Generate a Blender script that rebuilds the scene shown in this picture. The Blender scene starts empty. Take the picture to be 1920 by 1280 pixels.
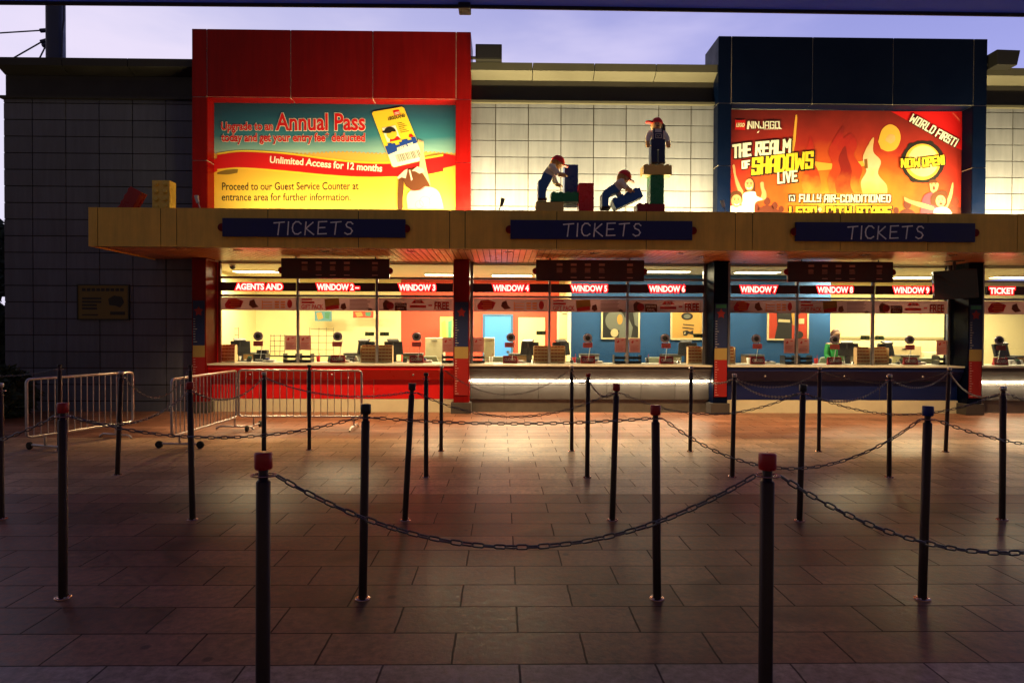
import bpy, bmesh, math, random
from mathutils import Vector, Matrix
random.seed(7)
R = math.radians
SC = bpy.context.scene
COL = SC.collection

# ------------------------------------------------------------------ camera
F = 1211.0                       # focal length in photo pixels (1920 wide)
CH = 1.46
ROT = Matrix.Rotation(R(-0.9), 3, 'Z') @ Matrix.Rotation(R(90 - 0.757), 3, 'X') @ Matrix.Rotation(R(0.25), 3, 'Z')
cam = bpy.data.objects.new('camera', bpy.data.cameras.new('camera'))
COL.objects.link(cam)
cam.matrix_world = Matrix.Translation((0, 0, CH)) @ ROT.to_4x4()
cam.data.sensor_width = 36.0
cam.data.lens = 36.0 * F / 1920
cam.data.clip_end = 500
SC.camera = cam

# ------------------------------------------------------------------ world: dusk, afterglow behind the building
w = bpy.data.worlds.new("World"); SC.world = w; w.use_nodes = True
nt = w.node_tree; N = nt.nodes; L = nt.links
for n in list(N): N.remove(n)
def nd(t, **k):
    n = N.new(t)
    for a, b in k.items(): setattr(n, a, b)
    return n
tc = nd('ShaderNodeTexCoord'); sp = nd('ShaderNodeSeparateXYZ')
L.new(tc.outputs['Generated'], sp.inputs[0])
def mrange(src, a, b, c=0.0, d=1.0):
    m = nd('ShaderNodeMapRange'); m.interpolation_type = 'SMOOTHSTEP'
    m.inputs[1].default_value = a; m.inputs[2].default_value = b; m.inputs[3].default_value = c; m.inputs[4].default_value = d
    L.new(src, m.inputs[0]); return m.outputs[0]
def mixc(f, a, b):
    m = nd('ShaderNodeMix'); m.data_type = 'RGBA'
    L.new(f, m.inputs[0])
    for i, v in ((6, a), (7, b)):
        if isinstance(v, tuple): m.inputs[i].default_value = (*v, 1)
        else: L.new(v, m.inputs[i])
    return m.outputs[2]
ns = nd('ShaderNodeTexNoise'); ns.inputs['Scale'].default_value = 2.2; ns.inputs['Detail'].default_value = 5
mp = nd('ShaderNodeMapping'); mp.inputs['Scale'].default_value = (1.0, 1.0, 3.5); mp.inputs['Rotation'].default_value = (0, R(18), 0)
L.new(tc.outputs['Generated'], mp.inputs[0]); L.new(mp.outputs[0], ns.inputs['Vector'])
cl = mrange(ns.outputs[0], 0.42, 0.7)
low = mixc(mrange(sp.outputs[0], -0.75, 0.7), (0.84, 0.80, 0.97), (0.45, 0.47, 0.92))
high = mixc(mrange(sp.outputs[0], -0.75, 0.6), (0.55, 0.54, 0.84), (0.22, 0.24, 0.64))
cloud = mixc(mrange(sp.outputs[0], -0.3, 0.7), (0.84, 0.76, 0.97), (0.42, 0.42, 0.86))
front = mixc(mrange(sp.outputs[2], 0.18, 0.56), low, high)
front = mixc(cl, front, cloud)
front = mixc(mrange(sp.outputs[2], 0.46, 0.72), front, (0.10, 0.10, 0.20))
back = mixc(mrange(sp.outputs[2], 0.0, 0.9), (0.150, 0.108, 0.080), (0.052, 0.054, 0.105))
final = mixc(mrange(sp.outputs[1], 0.05, 0.62), back, front)
bg = nd('ShaderNodeBackground'); bg.inputs[1].default_value = 1.0
out = nd('ShaderNodeOutputWorld')
L.new(final, bg.inputs[0]); L.new(bg.outputs[0], out.inputs[0])

SC.view_settings.view_transform = 'Standard'
SC.view_settings.look = 'None'
SC.view_settings.exposure = 0.0
SC.view_settings.gamma = 1.0
SC.cycles.max_bounces = 8
SC.cycles.transparent_max_bounces = 12
SC.cycles.sample_clamp_indirect = 4.0
SC.cycles.caustics_reflective = False
SC.cycles.caustics_refractive = False

# ------------------------------------------------------------------ picture-to-place helpers
def ray(px, py):
    return ROT @ Vector(((px - 960) / F, (640 - py) / F, -1.0))
def pt(px, py, Y):
    d = ray(px, py); t = Y / d.y
    return Vector((d.x * t, Y, CH + d.z * t))
def gp(px, py):
    d = ray(px, py); t = -CH / d.z
    return Vector((d.x * t, d.y * t, 0))
def PX(px, Y, py=500): return pt(px, py, Y).x
def PZ(py, Y, px=960): return pt(px, py, Y).z

# ------------------------------------------------------------------ materials
MATS = {}
def mat(name, col, rough=0.5, metal=0.0, var=0.0, vs=6.0, bump=0.0, bs=40.0, island=0.0, spec=0.5, coat=0.0, emit=None, es=0.0, streak=0.0):
    if name in MATS: return MATS[name]
    m = bpy.data.materials.new(name); m.use_nodes = True
    t = m.node_tree; p = t.nodes['Principled BSDF']
    p.inputs['Base Color'].default_value = (*col, 1)
    p.inputs['Roughness'].default_value = rough
    p.inputs['Metallic'].default_value = metal
    p.inputs['Specular IOR Level'].default_value = spec
    p.inputs['Coat Weight'].default_value = coat
    if emit:
        p.inputs['Emission Color'].default_value = (*emit, 1); p.inputs['Emission Strength'].default_value = es
    g = None
    if var or bump:
        tcn = t.nodes.new('ShaderNodeTexCoord')
    if var:
        n = t.nodes.new('ShaderNodeTexNoise'); n.inputs['Scale'].default_value = vs; n.inputs['Detail'].default_value = 6
        n.inputs['Roughness'].default_value = 0.65
        t.links.new(tcn.outputs['Object'], n.inputs['Vector'])
        r = t.nodes.new('ShaderNodeMapRange'); r.inputs[1].default_value = 0.3; r.inputs[2].default_value = 0.7
        r.inputs[3].default_value = 1 - var; r.inputs[4].default_value = 1 + var
        t.links.new(n.outputs[0], r.inputs[0]); g = r.outputs[0]
        rr = t.nodes.new('ShaderNodeMapRange'); rr.inputs[1].default_value = 0.3; rr.inputs[2].default_value = 0.7
        rr.inputs[3].default_value = max(0.03, rough - 0.10); rr.inputs[4].default_value = min(1, rough + 0.12)
        t.links.new(n.outputs[0], rr.inputs[0]); t.links.new(rr.outputs[0], p.inputs['Roughness'])
    if streak:
        ts = t.nodes.new('ShaderNodeTexCoord'); ms = t.nodes.new('ShaderNodeMapping'); ms.inputs['Scale'].default_value = (5.5, 5.5, .45)
        t.links.new(ts.outputs['Object'], ms.inputs[0]); n3 = t.nodes.new('ShaderNodeTexNoise'); n3.inputs['Scale'].default_value = 1.6; n3.inputs['Detail'].default_value = 8; n3.inputs['Roughness'].default_value = .7
        t.links.new(ms.outputs[0], n3.inputs['Vector']); r9 = t.nodes.new('ShaderNodeMapRange'); r9.inputs[1].default_value = .35; r9.inputs[2].default_value = .68
        r9.inputs[3].default_value = 1 + streak * .6; r9.inputs[4].default_value = 1 - streak; t.links.new(n3.outputs[0], r9.inputs[0])
        if g:
            mu = t.nodes.new('ShaderNodeMath'); mu.operation = 'MULTIPLY'; t.links.new(g, mu.inputs[0]); t.links.new(r9.outputs[0], mu.inputs[1]); g = mu.outputs[0]
        else: g = r9.outputs[0]
    if island:
        ge = t.nodes.new('ShaderNodeNewGeometry')
        r2 = t.nodes.new('ShaderNodeMapRange'); r2.inputs[3].default_value = 1 - island; r2.inputs[4].default_value = 1 + island
        t.links.new(ge.outputs['Random Per Island'], r2.inputs[0])
        if g:
            mu = t.nodes.new('ShaderNodeMath'); mu.operation = 'MULTIPLY'
            t.links.new(g, mu.inputs[0]); t.links.new(r2.outputs[0], mu.inputs[1]); g = mu.outputs[0]
        else: g = r2.outputs[0]
    if g:
        v = t.nodes.new('ShaderNodeVectorMath'); v.operation = 'SCALE'; v.inputs[0].default_value = col
        t.links.new(g, v.inputs['Scale']); t.links.new(v.outputs[0], p.inputs['Base Color'])
    if bump:
        n2 = t.nodes.new('ShaderNodeTexNoise'); n2.inputs['Scale'].default_value = bs; n2.inputs['Detail'].default_value = 4
        t.links.new(tcn.outputs['Object'], n2.inputs['Vector'])
        b = t.nodes.new('ShaderNodeBump'); b.inputs['Strength'].default_value = bump; b.inputs['Distance'].default_value = 0.01
        t.links.new(n2.outputs[0], b.inputs['Height']); t.links.new(b.outputs[0], p.inputs['Normal'])
    MATS[name] = m
    return m
def emat(name, col, s):
    return mat(name, (0.02, 0.02, 0.02), 0.6, emit=col, es=s)
def glassmat(name, tint=(0.95, 0.97, 0.95), refl=1.0, rough=0.02):
    m = bpy.data.materials.new(name); m.use_nodes = True; t = m.node_tree
    for n in list(t.nodes): t.nodes.remove(n)
    o = t.nodes.new('ShaderNodeOutputMaterial'); a = t.nodes.new('ShaderNodeBsdfTransparent'); a.inputs[0].default_value = (*tint, 1)
    g = t.nodes.new('ShaderNodeBsdfGlossy'); g.inputs['Roughness'].default_value = rough
    fr = t.nodes.new('ShaderNodeFresnel'); fr.inputs[0].default_value = 1.45
    mx = t.nodes.new('ShaderNodeMixShader')
    t.links.new(fr.outputs[0], mx.inputs[0]); t.links.new(a.outputs[0], mx.inputs[1]); t.links.new(g.outputs[0], mx.inputs[2])
    t.links.new(mx.outputs[0], o.inputs[0]); return m

M_CLAD = mat('pale_cladding', (0.115, 0.126, 0.172), 0.55, streak=.16, var=0.12, vs=1.3, island=0.10, bump=0.05, bs=8)
M_JOINT = mat('dark_joint', (0.035, 0.03, 0.03), 0.9)
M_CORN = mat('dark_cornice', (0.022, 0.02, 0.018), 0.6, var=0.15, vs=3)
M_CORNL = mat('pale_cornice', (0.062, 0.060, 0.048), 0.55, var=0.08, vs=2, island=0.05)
M_RED = mat('red_panel', (0.175, 0.002, 0.002), 0.38, streak=.20, spec=0.18, var=0.06, vs=2, island=0.04)
M_REDC = mat('red_counter_laminate', (0.60, 0.007, 0.009), 0.35, var=0.06, vs=2, island=0.04)
M_BLUEC = mat('blue_counter_laminate', (0.002, 0.010, 0.085), 0.35, var=0.06, vs=2)
M_BLUE = mat('dark_blue_panel', (0.0005, 0.0028, 0.016), 0.42, spec=0.08, var=0.06, vs=2, island=0.05)
M_SEAM = mat('pale_seam', (0.62, 0.55, 0.45), 0.5)
M_YEL = mat('mustard_fascia', (0.88, 0.55, 0.09), 0.5, var=0.10, vs=2.0, streak=.13, island=0.04, bump=0.04, bs=20)
M_SOFF = mat('wood_tone_soffit', (0.40, 0.17, 0.055), 0.33, var=0.12, vs=3, island=0.10)
M_GREYP = mat('grey_stone_panel', (0.062, 0.057, 0.058), 0.42, var=0.10, vs=5, island=0.05, bump=0.05, bs=60)
M_GREYD = mat('dark_stone_plinth', (0.10, 0.095, 0.09), 0.5, var=0.2, vs=6, bump=0.08, bs=50)
M_CREAMP = mat('cream_plinth', (0.68, 0.62, 0.46), 0.45, var=0.06, vs=4)
M_ALU = mat('window_aluminium', (0.30, 0.28, 0.30), 0.38, 0.7)
M_REDALU = mat('dark_red_frame', (0.16, 0.02, 0.02), 0.4)
M_SHELF = mat('pale_shelf', (0.60, 0.57, 0.50), 0.35)
M_GLASS = glassmat('window_glass')
M_CREAMW = mat('cream_paint', (0.78, 0.68, 0.36), 0.7, var=0.05, vs=1.2)
M_PINKW = mat('coral_paint', (0.60, 0.065, 0.03), 0.65, var=0.05, vs=1.5)
M_BLUEW = mat('blue_paint', (0.012, 0.085, 0.25), 0.6, var=0.10, vs=2)
M_CEIL = mat('ceiling_tile', (0.78, 0.70, 0.48), 0.8, var=0.04)
M_IFLOOR = mat('interior_vinyl', (0.25, 0.22, 0.18), 0.5)
M_BLACK = mat('black_plastic', (0.012, 0.012, 0.013), 0.4)
M_DARK = mat('charcoal_metal', (0.03, 0.03, 0.035), 0.5)
M_STEEL = mat('brushed_steel', (0.55, 0.52, 0.50), 0.28, 1.0, var=0.08, vs=12)
M_BARR = mat('barrier_steel', (0.55, 0.52, 0.52), 0.36, 1.0, var=0.15, vs=12)
M_POST = mat('worn_steel_post', (0.065, 0.048, 0.045), 0.46, 1.0, var=0.18, vs=9)
M_CHAIN = mat('galvanised_chain', (0.15, 0.145, 0.15), 0.36, 1.0, var=0.15, vs=30)
M_CAPR = mat('red_cap', (0.50, 0.012, 0.010), 0.35, var=0.06, vs=30)
M_CAPB = mat('blue_cap', (0.006, 0.018, 0.17), 0.35)
M_CAPK = mat('black_cap', (0.02, 0.018, 0.02), 0.4)
M_RUB = mat('black_rubber', (0.012, 0.012, 0.012), 0.7)
M_NAVY = mat('navy_board', (0.008, 0.012, 0.115), 0.45, var=0.1, vs=4)
M_CHALK = mat('chalk_white', (0.86, 0.86, 0.90), 0.7, var=0.15, vs=25)
M_WHITE = mat('print_white', (0.84, 0.82, 0.76), 0.5)
M_PBLK = mat('print_black', (0.015, 0.012, 0.012), 0.5)
M_PRED = mat('print_red', (0.60, 0.008, 0.010), 0.45)
M_PYEL = mat('print_yellow', (0.88, 0.62, 0.04), 0.45)
M_GOLD = mat('print_gold', (0.80, 0.42, 0.06), 0.45)
M_SKIN = mat('print_skin', (0.78, 0.48, 0.27), 0.6)
M_BROWN = mat('print_brown', (0.10, 0.03, 0.012), 0.5)

# ------------------------------------------------------------------ mesh helpers
class MB:
    def __init__(s): s.v = []; s.f = []; s.mi = []; s.sm = []; s.m = 0
    def add(s, vs, fs, smooth=False):
        o = len(s.v); s.v += [tuple(v) for v in vs]
        for f in fs:
            s.f.append([o + i for i in f]); s.mi.append(s.m); s.sm.append(smooth)
        return s
    def box(s, x0, x1, y0, y1, z0, z1, M=None):
        vs = [Vector((x, y, z)) for x in (x0, x1) for y in (y0, y1) for z in (z0, z1)]
        if M is not None: vs = [M @ v for v in vs]
        return s.add(vs, [(0, 1, 3, 2), (4, 6, 7, 5), (0, 4, 5, 1), (2, 3, 7, 6), (0, 2, 6, 4), (1, 5, 7, 3)])
    def rings(s, rs, cap=True, smooth=True, closed=False):
        n = len(rs[0]); vs = [p for r in rs for p in r]; fs = []
        K = len(rs) if closed else len(rs) - 1
        for k in range(K):
            a = k * n; b = ((k + 1) % len(rs)) * n
            for i in range(n):
                j = (i + 1) % n
                fs.append((a + i, a + j, b + j, b + i))
        s.add(vs, fs, smooth)
        if cap and not closed:
            s.add(rs[0], [tuple(reversed(range(n)))]); s.add(rs[-1], [tuple(range(n))])
        return s
    def lathe(s, prof, c=(0, 0, 0), n=20, M=None, smooth=True):
        rs = []
        for r, z in prof:
            ring = [Vector((r * math.cos(2 * math.pi * i / n), r * math.sin(2 * math.pi * i / n), z)) for i in range(n)]
            ring = [(M @ p if M is not None else p) + Vector(c) for p in ring]
            rs.append(ring)
        return s.rings(rs, True, smooth)
    def cyl(s, p0, p1, r, n=12, r1=None, smooth=True):
        return s.tube([p0, p1], r, n, r1, smooth)
    def tube(s, pts, r, n=8, r1=None, smooth=True, closed=False):
        pts = [Vector(p) for p in pts]; rs = []; up = None; K = len(pts)
        for i, p in enumerate(pts):
            if closed: t = (pts[(i + 1) % K] - pts[i - 1])
            else: t = (pts[min(i + 1, K - 1)] - pts[max(i - 1, 0)])
            t.normalize()
            if up is None:
                up = Vector((0, 0, 1)) if abs(t.z) < 0.9 else Vector((0, 1, 0))
            a = t.cross(up).normalized(); b = a.cross(t).normalized(); up = b
            rad = r if r1 is None else r + (r1 - r) * i / (K - 1)
            rs.append([p + a * rad * math.cos(2 * math.pi * k / n) + b * rad * math.sin(2 * math.pi * k / n) for k in range(n)])
        return s.rings(rs, not closed, smooth, closed)
    def prism(s, poly, y0, y1, M=None):
        """poly of (x, z) extruded along y"""
        n = len(poly)
        a = [Vector((x, y0, z)) for x, z in poly]; b = [Vector((x, y1, z)) for x, z in poly]
        if M is not None: a = [M @ v for v in a]; b = [M @ v for v in b]
        return s.add(a + b, [tuple(range(n)), tuple(reversed(range(n, 2 * n)))] + [(i, n + i, n + (i + 1) % n, (i + 1) % n) for i in range(n)])
    def profx(s, prof, x0, x1):
        """profile of (y, z) extruded along x"""
        n = len(prof)
        a = [Vector((x0, y, z)) for y, z in prof]; b = [Vector((x1, y, z)) for y, z in prof]
        return s.add(a + b, [tuple(reversed(range(n))), tuple(range(n, 2 * n))] + [(i, (i + 1) % n, n + (i + 1) % n, n + i) for i in range(n)])
    def sphere(s, c, r, n=14, m=9, sc=(1, 1, 1), lo=-90, hi=90):
        rs = []
        for k in range(m + 1):
            a = R(lo + (hi - lo) * k / m); rr = max(math.cos(a), 0.02)
            rs.append([Vector(c) + Vector((r * rr * math.cos(2 * math.pi * i / n) * sc[0], r * rr * math.sin(2 * math.pi * i / n) * sc[1], r * math.sin(a) * sc[2])) for i in range(n)])
        return s.rings(rs)
    def build(s, name, mats, parent=None, bevel=0.0, origin=None, fix=True):
        me = bpy.data.meshes.new(name)
        if parent is not None: o0 = WORG.get(parent.name, Vector((0, 0, 0)))
        elif origin is not None: o0 = Vector(origin)
        else:
            xs = [v[0] for v in s.v]; ys = [v[1] for v in s.v]; zs = [v[2] for v in s.v]
            o0 = Vector(((min(xs) + max(xs)) / 2, (min(ys) + max(ys)) / 2, min(zs)))
        me.from_pydata([tuple(Vector(v) - o0) for v in s.v], [], s.f)
        if not isinstance(mats, (list, tuple)): mats = [mats]
        for m in mats: me.materials.append(m)
        me.polygons.foreach_set('material_index', s.mi)
        me.polygons.foreach_set('use_smooth', s.sm)
        bm = bmesh.new(); bm.from_mesh(me)
        if fix: bmesh.ops.recalc_face_normals(bm, faces=bm.faces)
        if bevel:
            es = [e for e in bm.edges if len(e.link_faces) == 2 and e.calc_face_angle(0) > R(35)]
            bmesh.ops.bevel(bm, geom=es, offset=bevel, segments=2, profile=0.6, affect='EDGES', clamp_overlap=True)
        bm.to_mesh(me); bm.free()
        o = bpy.data.objects.new(name, me); COL.objects.link(o)
        if parent is not None: o.parent = parent; WORG[o.name] = o0
        else: o.location = o0; WORG[o.name] = o0
        return o
WORG = {}
def tag(o, label=None, cat=None, group=None, kind=None):
    if label: o['label'] = label
    if cat: o['category'] = cat
    if group: o['group'] = group
    if kind: o['kind'] = kind
    return o
def thing(name, label, cat, loc=(0, 0, 0), group=None):
    o = bpy.data.objects.new(name, None); COL.objects.link(o); o.location = loc
    o.empty_display_size = 0.1
    WORG[o.name] = Vector(loc)
    return tag(o, label, cat, group)
def copy_tree(o, parent=None, loc=None):
    c = o.copy(); COL.objects.link(c)
    if parent is not None: c.parent = parent
    for ch in o.children: copy_tree(ch, c)
    if loc is not None: c.location = loc; WORG[c.name] = Vector(loc)
    return c

# ------------------------------------------------------------------ lettering
_TX = {}
def text2d(s, off=0.0):
    k = (s, off)
    if k in _TX: return _TX[k]
    cu = bpy.data.curves.new('lettering', 'FONT'); cu.body = s; cu.size = 1.0; cu.offset = off
    cu.resolution_u = 3
    ob = bpy.data.objects.new('lettering', cu); COL.objects.link(ob)
    dg = bpy.context.evaluated_depsgraph_get(); dg.update()
    me = bpy.data.meshes.new_from_object(ob.evaluated_get(dg))
    vs = [(v.co.x, v.co.y) for v in me.vertices]; fs = [tuple(p.vertices) for p in me.polygons]
    bpy.data.objects.remove(ob); bpy.data.meshes.remove(me); bpy.data.curves.remove(cu)
    _TX[k] = (vs, fs); return vs, fs
def tmat(name, col, f=0.6):
    if name in MATS: return MATS[name]
    m = bpy.data.materials.new(name); m.use_nodes = True; t = m.node_tree
    p = t.nodes['Principled BSDF']; p.inputs['Base Color'].default_value = (*col, 1); p.inputs['Roughness'].default_value = .45
    b = t.nodes.new('ShaderNodeBsdfTranslucent'); b.inputs[0].default_value = (*col, 1)
    x = t.nodes.new('ShaderNodeMixShader'); x.inputs[0].default_value = f
    t.links.new(p.outputs[0], x.inputs[1]); t.links.new(b.outputs[0], x.inputs[2]); t.links.new(x.outputs[0], t.nodes['Material Output'].inputs[0])
    MATS[name] = m; return m
def put_text(mb, s, p0, p1, h, fn, off=0.0, shear=0.0, grow=0.0):
    """font text stretched from p0 to p1 (2D), h tall; fn maps 2D to the place"""
    v0, _ = text2d(s, 0.0); vs, fs = text2d(s, off)
    x0 = min(v[0] for v in v0); x1 = max(v[0] for v in v0)
    hv, _ = text2d('H'); cap = max(q[1] for q in hv)
    d = Vector((p1[0] - p0[0], p1[1] - p0[1])); ln = d.length; d.normalize(); u = Vector((d.y, -d.x))
    o = []
    for x, y in vs:
        a = (x - x0) / (x1 - x0) * ln + shear * y / cap * h; b = y / cap * h
        q = Vector(p0) + d * a + u * b
        o.append(fn(q.x, q.y))
    mb.add(o, fs)
BF = {
 'A': [[(0, 0), (0, .8), (.2, 1), (.6, 1), (.6, 0)], [(0, .42), (.6, .42)]],
 'C': [[(.6, .78), (.6, 1), (0, 1), (0, 0), (.6, 0), (.6, .22)]],
 'D': [[(0, 0), (0, 1), (.45, 1), (.6, .82), (.6, .18), (.45, 0), (0, 0)]],
 'E': [[(.6, 1), (0, 1), (0, 0), (.6, 0)], [(0, .5), (.5, .5)]],
 'F': [[(.6, 1), (0, 1), (0, 0)], [(0, .5), (.5, .5)]],
 'G': [[(.6, .78), (.6, 1), (0, 1), (0, 0), (.6, 0), (.6, .48), (.32, .48)]],
 'H': [[(0, 0), (0, 1)], [(.6, 0), (.6, 1)], [(0, .5), (.6, .5)]],
 'I': [[(.0, 0), (.0, 1)]],
 'J': [[(.5, 1), (.5, 0), (0, 0), (0, .25)]],
 'K': [[(0, 0), (0, 1)], [(.58, 1), (.05, .5), (.6, 0)]],
 'L': [[(0, 1), (0, 0), (.52, 0)]],
 'M': [[(0, 0), (0, 1), (.4, .45), (.8, 1), (.8, 0)]],
 'N': [[(0, 0), (0, 1), (.6, 0), (.6, 1)]],
 'O': [[(0, 0), (0, 1), (.6, 1), (.6, 0), (0, 0)]],
 'P': [[(0, 0), (0, 1), (.6, 1), (.6, .45), (0, .45)]],
 'R': [[(0, 0), (0, 1), (.6, 1), (.6, .5), (0, .5)], [(.25, .5), (.62, 0)]],
 'S': [[(.6, .8), (.6, 1), (0, 1), (0, .52), (.6, .48), (.6, 0), (0, 0), (0, .2)]],
 'T': [[(0, 1), (.66, 1)], [(.33, 1), (.33, 0)]],
 'U': [[(0, 1), (0, 0), (.6, 0), (.6, 1)]],
 'V': [[(0, 1), (.32, 0), (.64, 1)]],
 'W': [[(0, 1), (.1, 0), (.42, .6), (.74, 0), (.84, 1)]],
 'Y': [[(0, 1), (0, .5), (.6, .5)], [(.6, 1), (.6, 0), (.1, 0)]],
 '!': [[(.05, 1), (.05, .32)], [(.05, .1), (.05, .0)]],
 '-': [[(0, .5), (.35, .5)]], ' ': [],
}
def block_text(mb, s, p0, p1, h, fn, wd=0.17, shear=0.0, gap=0.34, seg=None, jit=0.0, alt={}):
    """angular stroke lettering; wd is the stroke width as a share of the height"""
    adv = []; x = 0.0
    for c in s:
        st = alt.get(c) or BF[c]; adv.append(x)
        wmax = max([p[0] for q in st for p in q], default=0.3)
        x += wmax + gap
    tot = x - gap
    d = Vector((p1[0] - p0[0], p1[1] - p0[1])); ln = d.length; d.normalize(); u = Vector((d.y, -d.x))
    sx = ln / tot; k = 0; rr = random.Random(len(s) * 13)
    for c, ax in zip(s, adv):
        jy = rr.uniform(-jit, jit)
        for st in (alt.get(c) or BF[c]):
            P = [Vector(((px + ax) * sx + shear * py * h, (py + jy) * h)) for px, py in st]
            for i in range(len(P) - 1):
                a, b = P[i], P[i + 1]; t = (b - a)
                if t.length < 1e-6: continue
                t.normalize(); nn = Vector((-t.y, t.x)) * wd * h * 0.5; e = t * wd * h * 0.5
                q = [a - e - nn, b + e - nn, b + e + nn, a - e + nn]
                k += 1
                mb.add([fn(*(Vector(p0) + d * v.x + u * v.y), (k % 7) * 0.0004) for v in q], [(0, 1, 2, 3)])
HF = {'C': [[(.58, .82), (.42, .98), (.2, .98), (.04, .78), (0, .5), (.05, .22), (.2, .02), (.42, 0), (.6, .14)]],
 'S': [[(.52, .84), (.38, .98), (.16, .96), (.06, .78), (.14, .60), (.40, .48), (.52, .28), (.42, .06), (.2, .0), (.02, .12)]],
 'T': [[(-.02, .93), (.68, 1)], [(.35, .97), (.30, 0)]], 'K': [[(0, 0), (.02, 1)], [(.5, .98), (.04, .5), (.6, .02)]], 'E': [[(.55, 1), (0, .97), (0, 0), (.58, .03)], [(0, .5), (.45, .52)]]}
# ------------------------------------------------------------------ the setting
YB, YW, YG, YC = 11.65, 11.90, 12.15, 10.0
def ground_material(name, a, b, mortar, rough, phx, phy):
    m = bpy.data.materials.new(name); m.use_nodes = True; t = m.node_tree; p = t.nodes['Principled BSDF']
    def n_(ty, **k):
        n = t.nodes.new(ty)
        for q, v in k.items(): setattr(n, q, v)
        return n
    ge = n_('ShaderNodeNewGeometry')
    mp = n_('ShaderNodeMapping'); mp.inputs['Location'].default_value = (phx, phy, 0)
    t.links.new(ge.outputs['Position'], mp.inputs[0])
    dn = n_('ShaderNodeTexNoise'); dn.inputs['Scale'].default_value = 9; dn.inputs['Detail'].default_value = 3
    t.links.new(ge.outputs['Position'], dn.inputs['Vector'])
    dm = n_('ShaderNodeVectorMath', operation='MULTIPLY_ADD'); dm.inputs[1].default_value = (0.008, 0.006, 0); 
    t.links.new(dn.outputs['Color'], dm.inputs[0]); t.links.new(mp.outputs[0], dm.inputs[2])
    br = n_('ShaderNodeTexBrick'); br.offset = 0.5; br.offset_frequency = 2
    br.inputs['Color1'].default_value = (*a, 1); br.inputs['Color2'].default_value = (*b, 1); br.inputs['Mortar'].default_value = (*mortar, 1)
    br.inputs['Scale'].default_value = 1.0; br.inputs['Mortar Size'].default_value = 0.0052; br.inputs['Mortar Smooth'].default_value = 0.25
    br.inputs['Brick Width'].default_value = 0.6; br.inputs['Row Height'].default_value = 0.3; br.inputs['Bias'].default_value = -0.1
    t.links.new(dm.outputs[0], br.inputs['Vector'])
    n1 = n_('ShaderNodeTexNoise'); n1.inputs['Scale'].default_value = 1.7; n1.inputs['Detail'].default_value = 7; n1.inputs['Roughness'].default_value = 0.62
    t.links.new(ge.outputs['Position'], n1.inputs['Vector'])
    n2 = n_('ShaderNodeTexNoise'); n2.inputs['Scale'].default_value = 22; n2.inputs['Detail'].default_value = 5; n2.inputs['Roughness'].default_value = 0.7
    t.links.new(ge.outputs['Position'], n2.inputs['Vector'])
    r1 = n_('ShaderNodeMapRange'); r1.inputs[1].default_value = .3; r1.inputs[2].default_value = .7; r1.inputs[3].default_value = .68; r1.inputs[4].default_value = 1.28
    t.links.new(n1.outputs[0], r1.inputs[0])
    r2 = n_('ShaderNodeMapRange'); r2.inputs[1].default_value = .3; r2.inputs[2].default_value = .7; r2.inputs[3].default_value = .50; r2.inputs[4].default_value = 1.5
    t.links.new(n2.outputs[0], r2.inputs[0])
    mu = n_('ShaderNodeMath', operation='MULTIPLY'); t.links.new(r1.outputs[0], mu.inputs[0]); t.links.new(r2.outputs[0], mu.inputs[1])
    # old spills: a few darker blots
    vo = n_('ShaderNodeTexNoise'); vo.inputs['Scale'].default_value = 0.9; vo.inputs['Detail'].default_value = 3; vo.inputs['Distortion'].default_value = 1.2
    t.links.new(ge.outputs['Position'], vo.inputs['Vector'])
    r4 = n_('ShaderNodeMapRange'); r4.inputs[1].default_value = .60; r4.inputs[2].default_value = .70; r4.inputs[3].default_value = 1.0; r4.inputs[4].default_value = .58
    t.links.new(vo.outputs[0], r4.inputs[0])
    gu = n_('ShaderNodeTexVoronoi'); gu.inputs['Scale'].default_value = 2.6; t.links.new(ge.outputs['Position'], gu.inputs['Vector'])
    r5 = n_('ShaderNodeMapRange'); r5.inputs[1].default_value = .045; r5.inputs[2].default_value = .075; r5.inputs[3].default_value = .42; r5.inputs[4].default_value = 1.0
    t.links.new(gu.outputs['Distance'], r5.inputs[0])
    m9 = n_('ShaderNodeMath', operation='MULTIPLY'); t.links.new(r4.outputs[0], m9.inputs[0]); t.links.new(r5.outputs[0], m9.inputs[1])
    mu2 = n_('ShaderNodeMath', operation='MULTIPLY'); t.links.new(mu.outputs[0], mu2.inputs[0]); t.links.new(m9.outputs[0], mu2.inputs[1])
    sc = n_('ShaderNodeVectorMath', operation='SCALE'); t.links.new(br.outputs['Color'], sc.inputs[0]); t.links.new(mu2.outputs[0], sc.inputs['Scale'])
    t.links.new(sc.outputs[0], p.inputs['Base Color'])
    r3 = n_('ShaderNodeMapRange'); r3.inputs[1].default_value = .3; r3.inputs[2].default_value = .7; r3.inputs[3].default_value = rough - .13; r3.inputs[4].default_value = rough + .12
    t.links.new(n2.outputs[0], r3.inputs[0])
    rm = n_('ShaderNodeMath', operation='MULTIPLY_ADD'); rm.inputs[1].default_value = .2; t.links.new(br.outputs['Fac'], rm.inputs[0]); t.links.new(r3.outputs[0], rm.inputs[2]); t.links.new(rm.outputs[0], p.inputs['Roughness'])
    sm = n_('ShaderNodeMath', operation='MULTIPLY_ADD'); sm.inputs[1].default_value = -.12; sm.inputs[2].default_value = .22; t.links.new(br.outputs['Fac'], sm.inputs[0]); t.links.new(sm.outputs[0], p.inputs['Specular IOR Level'])
    h = n_('ShaderNodeMath', operation='MULTIPLY_ADD'); h.inputs[1].default_value = 0.45
    inv = n_('ShaderNodeMath', operation='SUBTRACT'); inv.inputs[0].default_value = 1.0; t.links.new(br.outputs['Fac'], inv.inputs[1])
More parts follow.
